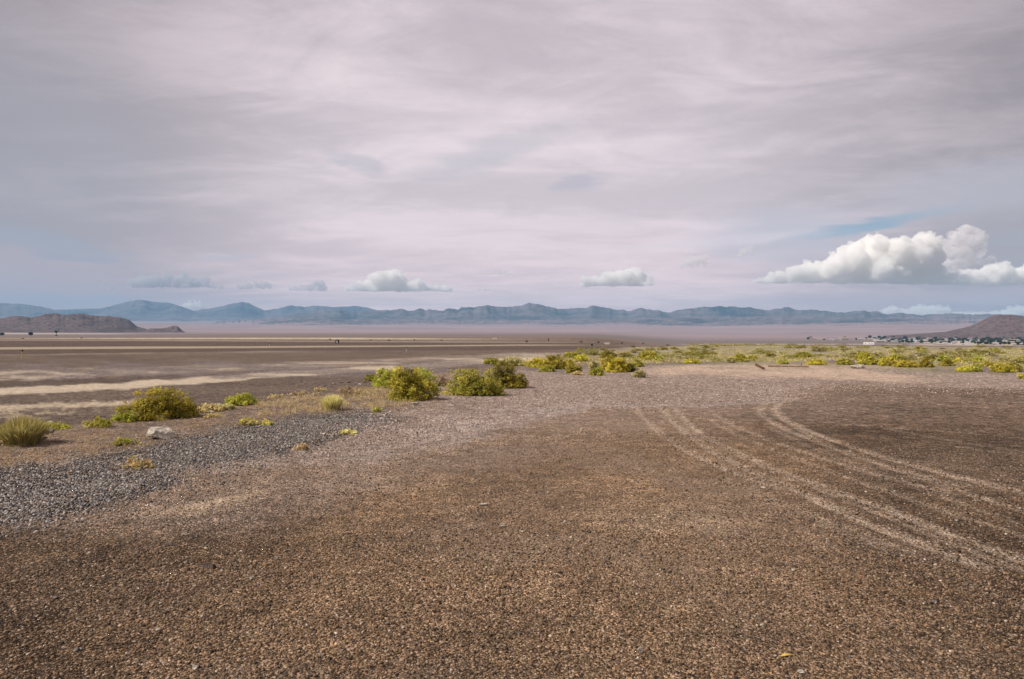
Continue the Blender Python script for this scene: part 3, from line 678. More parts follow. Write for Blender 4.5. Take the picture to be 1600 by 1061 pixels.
def tuft(name, seed, rx, h, n=900, pal=SAGE, width=0.006, spread=0.55, seg=3, headcol=None):
    """upright wiry grass-like clump: blades fan from a tight base"""
    g = np.random.default_rng(seed); root = empty(name, (0, 0, 0))
    a = g.uniform(0, 2 * np.pi, n); q = np.sqrt(g.random(n)); b0 = np.stack([np.cos(a) * q * rx * 0.55, np.sin(a) * q * rx * 0.55, np.zeros(n)], 1)
    L = h * g.uniform(0.5, 1.03, n) ** 0.8 * (1 - 0.30 * q ** 2) * (0.86 + 0.28 * fbm(np.cos(a) * q * 3 + 9, np.sin(a) * q * 3 + 9, seed, 2)); out = q * rx * spread * g.uniform(0.6, 1.15, n)
    dirx, diry = np.cos(a + g.normal(0, .35, n)), np.sin(a + g.normal(0, .35, n))
    pts = []
    for i in range(seg + 1):
        t_ = i / seg
        pts.append(b0 + np.stack([dirx * out * t_ ** 1.5, diry * out * t_ ** 1.5, L * (t_ ** 0.9) + (-0.01 if i == 0 else 0)], 1))
    sa = g.uniform(0, np.pi, n); sd_ = np.stack([np.cos(sa), np.sin(sa), np.zeros(n)], 1)
    Vl = []
    for i, p in enumerate(pts):
        w_ = width * (1 - 0.65 * i / seg) * 0.5
        Vl += [p - sd_ * w_, p + sd_ * w_]
    V = np.stack(Vl, 1).reshape(-1, 3); k = 2 * (seg + 1); fs = []
    for i in range(seg): fs.append(np.array([2 * i, 2 * i + 1, 2 * i + 3, 2 * i + 2]))
    Fc = (np.array(fs)[None] + (np.arange(n) * k)[:, None, None]).reshape(-1, 4)
    pc = np.array(pal); base = pc[g.integers(len(pc), size=n)] * g.uniform(.75, 1.25, (n, 1))
    cc = np.repeat(base, k, 0)
    make_mesh('foliage', V, Fc, M_LEAF, root, colors=cc)
    # short leafy filling so that the clump is not see-through
    m = n * 3; th = g.uniform(0, 2 * np.pi, m); q = np.sqrt(g.random(m)); z = g.uniform(0.05, 0.8, m)
    rr_ = rx * (0.35 + 0.55 * z) * q
    P = np.stack([np.cos(th) * rr_, np.sin(th) * rr_, z * h * (1 - 0.3 * q)], 1)
    V2, F2, c2 = leaves(P, None, g, 0.045, pc[g.integers(len(pc), size=m)] * g.uniform(.6, 1.1, (m, 1)), 1.6, None, 0.18)
    make_mesh('inner_stems', V2, F2, M_LEAF, root, colors=c2)
    return root
def put_at(root, px, py, label, cat='shrub', group=None, rz=0.0):
    root.location = at(px, py); root.rotation_euler.z = rz
    tag(root, label, cat, group); return root
def mpp(px, py):                       # metres per photograph pixel at that ground point
    p = at(px, py); return math.hypot(p.x, p.y) / F * 1.0 / math.cos(math.atan((px - 800) / F)) * math.cos(math.atan((px - 800) / F))

GRP = 'single desert shrubs near the edge of the yard'
near = [
 # kind, px, py(base), width px, height px, palette, label
 ('tuft', 35, 694, 78, 50, SAGE, 'big upright wiry shrub at the far left edge, olive stems fanning from its base'),
 ('shrub', 78, 674, 52, 13, LIME, 'low bright green sprawl right behind the grey rock by the leftmost shrub'),
 ('shrub', 10, 694, 40, 16, STRAW, 'low straw coloured growth at the foot of the leftmost wiry shrub'),
 ('shrub', 155, 667, 36, 15, LIME, 'small low green shrub standing between the leftmost wiry shrub and the broad mound'),
 ('shrub', 245, 656, 104, 50, OLIVE, 'broad pointed olive green mound behind the two pale rocks on the left'),
 ('shrub', 206, 659, 42, 15, LIME, 'low green skirt of leaves at the left foot of the broad olive mound'),
 ('shrub', 381, 634, 50, 19, LIME, 'flat fresh green shrub alone on the berm right of the broad olive mound'),
 ('shrub', 320, 645, 44, 13, STRAW, 'pale pinkish dry clump right of the broad olive mound'),
 ('shrub', 352, 641, 24, 9, SAGE, 'tiny pale yellow green clump left of the flat fresh green shrub'),
 ('tuft', 519, 641, 38, 30, SAGE, 'round pale sage tuft at the upper edge of the grey crushed stone'),
 ('shrub', 545, 618, 30, 13, DEAD, 'grey brown dead shrub just behind the pale sage tuft'),
 ('shrub', 582, 595, 20, 10, DARK, 'tiny dark green shrub left of the large dense shrubs'),
 ('shrub', 604, 606, 50, 32, LIME, 'bright lime shrub tucked against the left side of the largest dense shrub'),
 ('shrub', 640, 627, 80, 56, OLIVE, 'largest dense olive shrub, with a small white stone in front'),
 ('shrub', 664, 611, 36, 38, LIME, 'light green shrub rising behind the right shoulder of the largest dense shrub'),
 ('shrub', 688, 604, 22, 20, DEAD, 'grey twiggy dry shrub in the gap between the two large shrubs'),
 ('shrub', 735, 619, 84, 44, LIME, 'wide yellow green shrub in the middle, lower and broader than its neighbours'),
 ('shrub', 768, 618, 36, 24, LIME, 'small rounded shrub at the right front foot of the wide yellow green shrub'),
 ('shrub', 786, 607, 52, 46, DARK, 'tall dark green shrub behind the right end of the wide yellow green shrub'),
 ('shrub', 812, 607, 30, 25, OLIVE, 'rounded olive shrub leaning on the right side of the tall dark shrub'),
 ('shrub', 800, 572, 46, 14, SAGE, 'pale sage shrub behind the tall dark shrub'),
 ('shrub', 770, 569, 26, 10, LIME, 'small green shrub left of the pale sage one behind the tall dark shrub'),
 ('shrub', 838, 574, 44, 15, YELL, 'tawny yellow shrub in the middle row, just right of the pale sage shrub'),
 ('shrub', 864, 577, 38, 24, OLIVE, 'olive green shrub, tallest of the middle row left of the sandy strip'),
 ('shrub', 856, 581, 26, 10, LIME, 'low green shrub in front of the tallest olive one in the middle row'),
 ('shrub', 889, 572, 16, 10, YELL, 'small yellow shrub touching the right of the tallest middle row shrub'),
 ('shrub', 896, 583, 24, 16, OLIVE, 'isolated rounded olive shrub with a straw patch at its foot'),
 ('shrub', 902, 586, 16, 6, STRAW, 'straw coloured dry patch at the foot of the isolated rounded shrub'),
 ('shrub', 910, 565, 24, 11, YELL, 'bright yellow low shrub standing behind the isolated rounded shrub'),
 ('shrub', 892, 559, 22, 9, OLIVE, 'small olive shrub behind the bright yellow low shrub'),
 ('shrub', 932, 587, 22, 13, LIME, 'small fresh green shrub in front of the bright yellow pair'),
 ('shrub', 928, 576, 20, 12, SAGE, 'greyish twiggy shrub left of the bright yellow pair'),
 ('shrub', 948, 579, 34, 24, YELL, 'bright yellow rounded shrub, left one of the yellow pair'),
 ('shrub', 968, 582, 40, 24, YELL, 'bright yellow shrub with orange tint, right one of the yellow pair'),
 ('shrub', 984, 581, 24, 14, DARK, 'dark low shrub at the right end of the bright yellow pair'),
 ('shrub', 994, 573, 18, 13, LIME, 'grey green rounded shrub behind the dark low shrub'),
 ('shrub', 1001, 590, 20, 13, SAGE, 'pale green sparse shrub in front, at the start of the sandy strip'),
 ('shrub', 950, 560, 26, 12, DARK, 'dark green shrub at the back behind the yellow pair'),
 ('shrub', 1012, 564, 34, 17, OLIVE, 'olive mound above the left end of the sandy strip'),
 ('shrub', 1028, 565, 18, 9, LIME, 'green shrub at the right foot of the olive mound above the sandy strip'),
 ('shrub', 1082, 568, 26, 7, YELL, 'flat yellow cushion shrub at the upper edge of the sandy strip'),
 ('shrub', 1158, 565, 22, 13, OLIVE, 'round olive shrub, left one of a touching pair above the sandy strip'),
 ('shrub', 1175, 564, 15, 10, LIME, 'round light green shrub, right one of a touching pair above the sandy strip'),
 ('shrub', 1120, 565, 16, 8, SAGE, 'pale sage cushion left of the touching pair above the sandy strip'),
 ('shrub', 1142, 567, 16, 9, SAGE, 'pale twiggy shrub at the left foot of the touching pair'),
 ('shrub', 1204, 559, 14, 7, DARK, 'small dark shrub right of the touching pair above the sandy strip'),
 ('shrub', 1225, 569, 18, 7, LIME, 'low green shrub right above the long board on the sand'),
 ('shrub', 1255, 560, 30, 10, LIME, 'wide green shrub further back above the long board'),
 ('shrub', 1278, 570, 34, 8, YELL, 'low yellow green shrub right of the long board'),
 ('shrub', 1320, 570, 26, 10, LIME, 'low green shrub left of the large white rock'),
 ('shrub', 1360, 570, 30, 13, OLIVE, 'olive shrub just right behind the large white rock'),
 ('shrub', 1352, 563, 26, 13, OLIVE, 'olive shrub further back behind the large white rock'),
 ('shrub', 1390, 572, 26, 14, YELL, 'yellow shrub second to the right of the large white rock'),
 ('shrub', 1413, 574, 32, 11, YELL, 'wide yellow shrub at the near edge of the right hand scrub'),
 ('shrub', 1402, 563, 22, 10, LIME, 'light green shrub behind the wide yellow shrub'),
 ('shrub', 1447, 574, 22, 15, OLIVE, 'upright olive shrub between the wide yellow shrub and the dark one'),
 ('shrub', 1453, 564, 14, 9, DARK, 'dark shrub standing behind the upright olive shrub'),
 ('shrub', 1472, 565, 20, 10, LIME, 'light green shrub right of the dark back shrub'),
 ('shrub', 1480, 572, 22, 11, OLIVE, 'dark olive dome with bare soil before it'),
 ('shrub', 1499, 568, 18, 9, YELL, 'yellow dome right of the dark olive dome'),
 ('shrub', 1508, 581, 22, 8, YELL, 'flat yellow shrub at the near edge of the scrub, far right'),
 ('shrub', 1527, 581, 20, 12, LIME, 'rounded light shrub right beside the flat yellow one, far right'),
 ('shrub', 1527, 567, 18, 10, LIME, 'light green shrub at the back of the far right cluster'),
 ('shrub', 1544, 574, 20, 9, OLIVE, 'olive shrub in the middle of the far right cluster'),
 ('shrub', 1563, 582, 30, 14, YELL, 'large yellow shrub at the near edge of the far right cluster'),
 ('shrub', 1582, 576, 20, 10, OLIVE, 'olive shrub behind the right side of the large yellow shrub'),
 ('shrub', 1590, 581, 16, 8, DARK, 'small dark shrub right of the large yellow shrub'),
 ('shrub', 1600, 592, 20, 9, YELL, 'yellow shrub cut by the right edge of the picture'),
]
for i, (kind, px, py, wpx, hpx, pal, lab) in enumerate(near):
    p = at(px, py); D = p.y; m_ = D / F
    rx = wpx * m_ / 2; h = hpx * m_ * 0.87
    lp = (px - 800) / F
    if kind == 'tuft':
        o = tuft('wiry_shrub', 100 + i, rx, h, 2600 if px < 100 else 1500, [(.44, .40, .16), (.36, .33, .12), (.54, .47, .22), (.27, .25, .09)] if px < 100 else [(.66, .60, .32), (.54, .50, .25), (.74, .66, .40), (.38, .36, .16)], 0.010)
    else:
        wm = rx * 2; sz = 0.026 + 0.0009 * D; rc_ = min(0.10, 0.05 + 0.05 * h)
        rc_ = min(rc_, h * 0.32)
        area = wm * (h + wm * 0.6)
        rc_ *= 0.82; ncl = int(np.clip(area / (rc_ * rc_) * 0.88, 26, 340)); per = int(np.clip(22 * (rc_ / sz) ** 1.3, 16, 60))
        rough = 1.5; lob = 6 if wpx > 40 else 4
        if pal is DEAD or (pal is STRAW): per = max(10, per // 2)
        o = shrub('shrub', 100 + i, rx, rx * 0.85, h, ncl, per, sz, pal, rc_, lobes=lob, floor=0.04, rough=rough)
    put_at(o, px, py, lab, 'shrub', GRP if px < 830 else 'shrubs along the near side of the scrub flat')
    if py < 665 and kind == 'shrub':   # the footprint reaches back from its visible foot
        v = Vector((p.x, p.y, 0)).normalized(); q = Vector((p.x, p.y, 0)) + v * rx * 0.6; o.location = (q.x, q.y, float(height(q.x, q.y)))
# ------------------------------------------------------------------ the scrub flat: copies of small shrubs
random.seed(12); g = np.random.default_rng(12)
protos = []
for k, (pal, lab) in enumerate([(LIME, 'lime green'), (OLIVE, 'olive'), (YELL, 'yellow'), (DARK, 'dark green'), (SAGE, 'pale sage'), (OLIVE, 'olive')]):
    o = shrub('shrub', 700 + k, 0.62, 0.55, 0.52 if k != 4 else 0.36, 46, 26, 0.07, [(c[0] * .74, c[1] * .74, c[2] * .74 + .015) for c in pal], 0.10, lobes=4, floor=0.04)
    protos.append((o, lab))
spots = []
tries = 0
while len(spots) < 180 and tries < 20000:
    tries += 1
    px = random.uniform(900, 1625); t_ = random.random() ** 1.15
    lo = 541 + 4 * max(0, (1040 - px) / 140); hi = np.interp(px, [900, 1000, 1100, 1300, 1450, 1600], [556, 562, 562, 561, 566, 572])
    py = lo + (hi - lo) * t_
    dn = fbm(np.array([px / 50.]), np.array([py / 3.0]), 81, 3)[0]
    if dn < 0.49 + 0.1 * random.random(): continue
    if any(abs(px - a) < 9 and abs(py - b) < 1.6 for a, b in spots): continue
    spots.append((px, py))
used = set()
for i, (px, py) in enumerate(spots):
    k = random.choice([0, 0, 1, 1, 2, 3, 4, 4, 5]); src, lab = protos[k]
    if k in used: o = copy_tree(src)
    else: o = src; used.add(k)
    s = random.uniform(0.45, 1.05) * (0.75 if py > 556 else 1.0)
    o.location = at(px, py); o.rotation_euler.z = random.uniform(0, 6.28); o.scale = (s * random.uniform(.9, 1.5), s, s * random.uniform(.5, .8))
    tag(o, 'low %s shrub far back in the scrub flat, one of many alike' % lab, 'shrub', '%s shrubs far back in the scrub flat' % lab)
for k, (o, lab) in enumerate(protos):
    if k not in used: 
        for c in list(o.children): bpy.data.objects.remove(c)
        bpy.data.objects.remove(o)

def scatter_leafy(name, test, n, size, h, pal, label, cat, seed, pxr=(-60, 1660), pyr=(538, 575), mat=None, clump=14, rc=0.12, up=0.8, asp=0.3):
    g = np.random.default_rng(seed); P = []; 
    px = g.uniform(*pxr, n * 6); py = g.uniform(*pyr, n * 6)
    k = test(px, py, g); px, py = px[k][:n], py[k][:n]
    # ground point under each pixel, flat ground is close enough before the height is read
    d = np.maximum(py - HOR, 1.0) ; Y = (EYE + 0.0) * F / d; X = (px - 800) / F * Y
    for _ in range(3):
        Z = height(X, Y); Y = (EYE - Z) * F / d; X = (px - 800) / F * Y
    k = Y < 125; X, Y = X[k], Y[k]; Z = height(X, Y)
    pc = np.array(pal); base = pc[g.integers(len(pc), size=len(X))]
    idx = np.repeat(np.arange(len(X)), clump); sc_ = g.uniform(0.5, 1.3, len(X))[idx][:, None]
    off = g.normal(0, 1, (len(idx), 3)) * rc * sc_; off[:, 2] = np.abs(off[:, 2]) * h / rc * 0.8 + 0.01
    P = np.stack([X, Y, Z], 1)[idx] + off
    zz_ = P[:, 2].copy()
    V, Fc, cc = leaves(P - np.array([0, 0, 0]), None, g, size, base[idx] * g.uniform(.7, 1.3, (len(idx), 1)), up, None, asp)
    # leaves() clamps to z = 0.003; the field lies lower in places, so undo that here
    V[:, 2] = np.maximum(V[:, 2], np.repeat(zz_, 4) - size)
    return tag(make_mesh(name, V, Fc, mat or M_LEAF, colors=cc), label, cat, kind='stuff')
def t_scrub(px, py, g):
    hi = np.interp(px, [860, 1000, 1100, 1300, 1450, 1600], [568, 569, 566, 565, 571, 578]); lo = np.interp(px, [860, 1000, 1080, 1700], [552, 543, 538.8, 538.8])
    return (px > 850) & (py > lo) & (py < hi) & (fbm(px / 40, py / 2.5, 83, 4) > 0.47)
scatter_leafy('scrub', t_scrub, 5200, 0.09, 0.09, OLIVE + SAGE + STRAW + STRAW, 'low yellowish scrub and dry stalks covering the flat ground between the shrubs', 'scrub', 5, pyr=(538.8, 579), clump=9, rc=0.22, asp=0.22)
def t_edge(px, py, g): return (px > 1080) & (py > 538.9) & (py < 540.5)
scatter_leafy('low_brush', t_edge, 1500, 0.14, 0.12, DARK + OLIVE + DEAD, 'dark thin line of brush along the far edge of the scrub flat', 'brush', 6, pyr=(538.9, 540.5), clump=10, rc=0.3, asp=0.4)
def t_dry(px, py, g):
    lo = np.interp(px, [-60, 0, 200, 400, 560, 640, 700], [680, 676, 655, 632, 612, 606, 604]); hi = np.interp(px, [-60, 0, 200, 400, 560, 640, 700], [735, 733, 706, 664, 646, 645, 640])
    return (py > lo) & (py < hi) & (px < 690) & (fbm(px / 28, py / 7, 85, 4) > 0.47)
scatter_leafy('dry_grass', t_dry, 1500, 0.045, 0.020, [(.40, .31, .19), (.32, .25, .16), (.46, .37, .24), (.36, .25, .16), (.42, .31, .23)], 'short dry straw coloured grass and stalks over the berm on the left', 'dry grass', 7, pxr=(-60, 700), pyr=(600, 735), clump=7, rc=0.07, up=0.9, asp=0.10)
def t_dry2(px, py, g):
    lo = np.interp(px, [440, 560, 640], [622, 606, 606]); hi = np.interp(px, [440, 560, 640], [650, 640, 634])
    return (px > 400) & (px < 640) & (py > lo) & (py < hi) & (fbm(px / 18, py / 5, 87, 3) > 0.45)
scatter_leafy('dry_grass', t_dry2, 900, 0.07, 0.05, STRAW, 'pale dry grass around the sage tuft', 'dry grass', 8, pxr=(400, 640), pyr=(600, 650), clump=9, rc=0.06, up=1.4, asp=0.08)

# small weeds that stand alone
weeds = [(192, 696, 34, 10, LIME, 'small bright green weed on the berm in front of the large pale boulder'),
         (212, 728, 62, 13, [(.50, .38, .19), (.42, .32, .16), (.44, .40, .18)], 'orange straw coloured mat of weed lying on the grey crushed stone'),
         (392, 664, 34, 11, [(.60, .52, .17), (.50, .45, .13), (.44, .42, .11)], 'yellow weed at the upper edge of the grey crushed stone'),
         (418, 664, 16, 7, [(.60, .52, .17), (.50, .45, .13), (.44, .42, .11)], 'tiny yellow weed right of the yellow weed on the grey stone'),
         (543, 679, 18, 7, [(.60, .54, .25), (.50, .46, .18)], 'small pale yellow weed at the lower edge of the grey crushed stone'),
         (589, 644, 12, 7, [(.50, .47, .16), (.40, .40, .12)], 'small upright yellow green weed just above the tip of the grey stone'),
         (232, 652, 10, 4, LIME, 'tiny green weed just left of the small pale rock'),
         (500, 612, 18, 8, STRAW, 'straw coloured dry tuft left of the dead shrub'),
         (560, 617, 12, 9, STRAW, 'straw coloured upright tuft right of the dead shrub'),
         (473, 702, 14, 6, [(.46, .34, .22), (.38, .28, .18)], 'pinkish dry weed below the grey crushed stone'),
         (430, 622, 30, 6, STRAW, 'low straw coloured patch right of the flat fresh green shrub'),
         (470, 617, 30, 6, STRAW, 'low straw coloured patch left of the sage tuft'),
         (332, 652, 22, 5, [(.62, .52, .24), (.5, .45, .16)], 'pale yellow weed below the pinkish dry clump')]
for i, (px, py, wpx, hpx, pal, lab) in enumerate(weeds):
    p = at(px, py); m_ = p.y / F
    o = shrub('weed', 900 + i, wpx * m_ / 2, wpx * m_ / 2 * 0.8, hpx * m_, 26, 16, 0.034, pal, 0.035, lobes=3, floor=0.01)
    put_at(o, px, py, lab, 'weed')

# ------------------------------------------------------------------ rocks
def rock_mat(name, c, spot=0.35):
    m_, n = new_mat(name)
    P = n.node('ShaderNodeTexCoord').outputs['Object']
    a = n.noise(P, 9, 8, 0.65).outputs[0]; b_ = n.noise(P, 30, 6, 0.7).outputs[0]
    v = n.node('ShaderNodeTexVoronoi', ins={'Vector': P, 'Scale': 22.0}).outputs['Distance']
    cc = n.mix(n.rng(a, 0.42, 0.60), tuple(x * spot for x in c), c)
    cc = n.mix(n.rng(b_, 0.5, 0.68), cc, tuple(x * 0.55 for x in c))
    hgt = n.m('ADD', n.m('ADD', n.m('MULTIPLY', a, 0.06), n.m('MULTIPLY', b_, 0.02)), n.m('MULTIPLY', v, 0.02))
    b2 = n.node('ShaderNodeBump', ins={'Height': hgt, 'Strength': 1.0, 'Distance': 1.0}).outputs[0]
    p = n.node('ShaderNodeBsdfPrincipled', ins={'Base Color': cc, 'Roughness': 0.9, 'Normal': b2, 'Specular IOR Level': 0.2})
    n.node('ShaderNodeOutputMaterial', ins={'Surface': p.outputs[0]}); return m_
M_ROCK = rock_mat('pale_rock', (0.72, 0.63, 0.53), 0.5)
M_ROCKG = rock_mat('grey_rock', (0.33, 0.28, 0.25), 0.55)
M_ROCKD = rock_mat('dark_rock', (0.13, 0.10, 0.085), 0.5)
def rock(name, dims, seed, mat, loc, label, cat='rock', rz=0.0, group=None, sub=4, sink=0.15, cuts=12):
    g = np.random.default_rng(seed); bm = bmesh.new(); bmesh.ops.create_icosphere(bm, subdivisions=sub, radius=1.0)
    V = np.array([v.co for v in bm.verts])
    for _ in range(cuts):                                  # faceting planes
        d = g.normal(0, 1, 3); d /= np.linalg.norm(d); k = g.uniform(0.45, 0.80)
        s = V @ d; V = V - d[None] * np.maximum(s - k, 0)[:, None] * 0.985
    nn = V / np.linalg.norm(V, axis=1)[:, None]
    V *= (1 + 0.10 * (ridged(nn[:, 0] * 3 + nn[:, 2] * 2 + 3, nn[:, 1] * 3 - nn[:, 2] + 7, seed + 5, 4) - 0.6))[:, None]
    V *= (1 + 0.16 * (fbm(nn[:, 0] * 2 + nn[:, 2] * 1.3 + 9, nn[:, 1] * 2 + nn[:, 2] + 5, seed, 5) - 0.5))[:, None]
    V *= 1.28; V *= np.array(dims) / 2; V[:, 2] += dims[2] * (0.5 - sink)
    for v, c in zip(bm.verts, V): v.co = c
    me = bpy.data.meshes.new(name); bm.to_mesh(me); bm.free(); me.materials.append(mat)
    me.polygons.foreach_set('use_smooth', np.ones(len(me.polygons), bool))
    o = bpy.data.objects.new(name, me); col.objects.link(o); o.location = loc; o.rotation_euler.z = rz
    return tag(o, label, cat, group)
def px_rock(px, py, wpx, hpx, seed, mat, label, rz=0.0, deep=0.7, **kw):
    p = at(px, py); m_ = p.y / F; w_ = wpx * m_; q = p + Vector((p.x, p.y, 0)).normalized() * w_ * deep * 0.4
    q.z = float(height(q.x, q.y)); return rock('rock', (w_, w_ * deep, hpx * m_ * 1.25), seed, mat, q, label, 'rock', rz, **kw)
px_rock(256, 686, 40, 17, 3, M_ROCK, 'large pale boulder with a flat top at the upper edge of the grey crushed stone', -0.1)
px_rock(249, 656, 17, 8, 4, M_ROCK, 'small pale rock at the foot of the broad olive mound behind the large boulder')
px_rock(76, 680, 19, 9, 5, M_ROCKG, 'grey rock beside the right foot of the leftmost wiry shrub')
px_rock(61, 688, 20, 6, 6, M_ROCKG, 'flat dark sided rock half buried under the grey rock by the leftmost shrub', 0.2)
px_rock(78, 661, 9, 3, 7, M_ROCK, 'tiny white flat stone on the dark soil behind the leftmost shrub')
px_rock(649, 634, 10, 6, 8, M_ROCK, 'small angular white stone in front of the largest dense shrub', 0.4)
px_rock(326, 645, 14, 3, 9, M_ROCK, 'flat pale stone in front of the pinkish dry clump')
px_rock(1341, 576, 17, 6, 10, M_ROCK, 'large white rock at the near edge of the scrub flat on the right')
px_rock(1349, 575, 6, 4, 11, M_ROCK, 'small white rock touching the right side of the large white rock by the scrub')
px_rock(1545, 555.5, 9, 2.6, 12, M_ROCK, 'white stone lying in the scrub far right, left one of two')
px_rock(1555, 555.3, 9, 2.3, 13, M_ROCK, 'white stone lying in the scrub far right, right one of two')
px_rock(562, 602, 5, 3, 14, M_ROCK, 'tiny white stone on the dark ridge left of the large dense shrubs')
px_rock(328, 889, 24, 7, 15, M_ROCKD, 'flat brown stone casting a dark shadow on the yard, lower left')
px_rock(1192, 763, 9, 3, 16, M_ROCK, 'white chip beside the leftmost tyre tracks')
px_rock(1001, 1021, 10, 7, 17, M_ROCK, 'whitish pebble near the bottom edge, right of centre')
px_rock(306, 1046, 9, 6, 18, M_ROCK, 'whitish pebble near the bottom edge on the left')
px_rock(265, 853, 9, 6, 19, M_ROCKG, 'grey pebble below the sandy streak on the left')
px_rock(757, 790, 13, 3, 20, M_ROCK, 'thin flat pale chip in the middle of the yard')
px_rock(786, 824, 8, 4, 21, M_ROCK, 'small pale chip in the middle of the yard below the thin flat one')
px_rock(1252, 1053, 10, 5, 22, M_ROCK, 'pale pebble at the bottom edge, right of the yellow leaf')
px_rock(1460, 943, 11, 4, 23, M_ROCKG, 'pale grey pebble lower right on the gravel')
px_rock(909, 671, 6, 3, 24, M_ROCK, 'white chip at the near side of the mauve gravel')
for i, (px, py, s_) in enumerate([(533, 598, 10), (545, 598, 12), (556, 600, 9), (520, 601, 8), (505, 603, 7), (570, 598, 8), (590, 597, 7)]):
    px_rock(px, py, s_ * .6, 2.6, 40 + i, M_ROCKG, 'small lump of stone in the row along the ridge left of the dense shrubs', group='stones along the ridge', sub=3)
gs = np.random.default_rng(77)
for i in range(46):
    px = gs.uniform(30, 1570); py = gs.uniform(700, 1050)
    if grey_zone(np.array([px]), np.array([py]), gs)[0]: continue
    s_ = gs.uniform(4, 8.5) * (py - HOR) / 380
    px_rock(px, py, s_, s_ * 0.55, 200 + i, M_ROCK if gs.random() < .6 else M_ROCKG, 'small pale pebble loose on the brown yard', group='pebbles loose on the brown yard', sub=2)

# bright things on the ground
M_ORANGE = simple('orange_rubber', (0.75, 0.17, 0.02), 0.5, 0.2, 20)
V = []; Fc = []; tube(V, Fc, [(-.10, 0, .015), (-.05, .005, .035), (0, 0, .045), (.06, -.01, .03), (.09, -.01, .012)], [.012, .03, .04, .034, .012], 10)
o = make_mesh('orange_scrap', V, Fc, M_ORANGE, smooth=True); o.location = at(25, 696)
tag(o, 'small bright orange scrap of litter at the foot of the leftmost wiry shrub', 'litter')
M_YL = simple('dry_leaf', (0.62, 0.40, 0.10), 0.7, 0.2, 40)
V = [(-.035, 0, .006), (-.012, .009, .012), (.015, .008, .014), (.036, 0, .008), (.014, -.008, .012), (-.012, -.009, .010), (0, 0, .018)]; Fc = [(0, 6, 1), (1, 6, 2), (2, 6, 3), (3, 6, 4), (4, 6, 5), (5, 6, 0)]
V += [(x, y, z - .003) for x, y, z in V]; Fc += [tuple(i + 7 for i in f)[::-1] for f in Fc] + [(i, (i + 1) % 6, (i + 1) % 6 + 7, i + 7) for i in range(6)]
o = make_mesh('dry_leaf', V, Fc, M_YL); o.location = at(1228, 1026); o.rotation_euler.z = 0.2
tag(o, 'yellow dry leaf on the gravel near the bottom edge, right half', 'leaf')

# rusty rod and weathered board on the sand
M_RUST = simple('rusty_iron', (0.13, 0.06, 0.035), 0.85, 0.35, 25)
M_BOARD = simple('weathered_wood', (0.22, 0.14, 0.095), 0.9, 0.3, 12)
a, b = at(1181, 571), at(1193, 577.5); mid = (a + b) / 2; V = []; Fc = []
d = b - a; box(V, Fc, (0, 0, 0.05), (d.length, 0.09, 0.09)); tube(V, Fc, [(-d.length / 2 + .1, 0, .097), (-d.length / 2 + .35, 0, .12)], .012, 6)
o = make_mesh('timber_beam', V, Fc, M_RUST); o.location = mid; o.rotation_euler.z = math.atan2(d.y, d.x)
tag(o, 'short dark brown beam lying askew on the pale sand', 'beam')
a, b = at(1200, 573), at(1264, 574.2); mid = (a + b) / 2; V = []; Fc = []; d = b - a
for i in range(6): box(V, Fc, ((i - 2.5) * d.length / 6, 0.012 * (i % 2), 0.04), (d.length / 6 - 0.02, 0.16, 0.06))
box(V, Fc, (d.length * .32, 0.0, 0.13), (0.05, 0.05, 0.12)); o = make_mesh('board', V, Fc, M_BOARD); o.location = mid; o.rotation_euler.z = math.atan2(d.y, d.x)
tag(o, 'long low weathered board lying along the upper side of the pale sand', 'board')

# ------------------------------------------------------------------ marker posts and the small black framed board
M_YPOST = simple('yellow_post_paint', (0.62, 0.47, 0.16), 0.7, 0.15, 10)
M_PPOST = simple('pale_post_paint', (0.62, 0.55, 0.42), 0.7, 0.15, 10)
M_BLACK = simple('black_paint', (0.012, 0.012, 0.014), 0.6, 0.3, 10)
M_WHITE = simple('white_paint', (0.78, 0.77, 0.74), 0.6, 0.08, 10)
def post(px, py, hpx, wm, mat, label):
    p = at(px, py); h = hpx * p.y / F
    e = empty('marker_post', p); V = []; Fc = []
    tube(V, Fc, [(0, 0, -.05), (0, 0, h * 0.8)], [wm, wm], 8); tube(V, Fc, [(0, 0, -.02), (0, 0, .03)], [wm * 2, wm * 1.6], 8)
    make_mesh('pole', V, Fc, mat, e); V = []; Fc = []
    tube(V, Fc, [(0, 0, h * .78), (0, 0, h * .82), (0, 0, h * .96), (0, 0, h)], [wm * 1.2, wm * 1.9, wm * 1.9, wm * 1.0], 10); make_mesh('cap', V, Fc, M_BLACK, e)
    tag(e, label, 'post', 'marker posts along the strips of the field')
post(35, 559, 12.5, 0.035, M_YPOST, 'yellow marker post with black cap near the left edge of the field')
post(635, 550.5, 8, 0.022, M_PPOST, 'thin pale marker post with dark cap, above the largest dense shrub')
post(421, 541, 4.5, 0.03, M_PPOST, 'distant small marker post between the yellow post and the black framed board')
post(816.5, 536, 3.5, 0.03, M_PPOST, 'tiny distant marker post in the centre of the field')
post(857, 533, 4, 0.10, M_BLACK, 'tiny dark post on the plain behind the middle shrubs')
post(925, 540.5, 3, 0.14, M_BLACK, 'tiny dark stub on the field right of the centre')
e = empty('marker_board', at(527, 536.6)); m_ = e.location.y / F; W_ = 5.6 * m_; H_ = 5.8 * m_
V = []; Fc = []; t_ = W_ * .2
box(V, Fc, (0, 0, H_ - t_ / 2), (W_, .12, t_)); box(V, Fc, (0, 0, .12 * H_), (W_ - .02, .10, .06 * H_))
box(V, Fc, (-W_ / 2 + t_ / 2, 0, (H_ - t_) / 2), (t_, .118, H_ - t_)); box(V, Fc, (W_ / 2 - t_ * .95, 0, (H_ - t_) / 2), (t_ * 1.9, .118, H_ - t_))
make_mesh('frame', V, Fc, M_BLACK, e); V = []; Fc = []
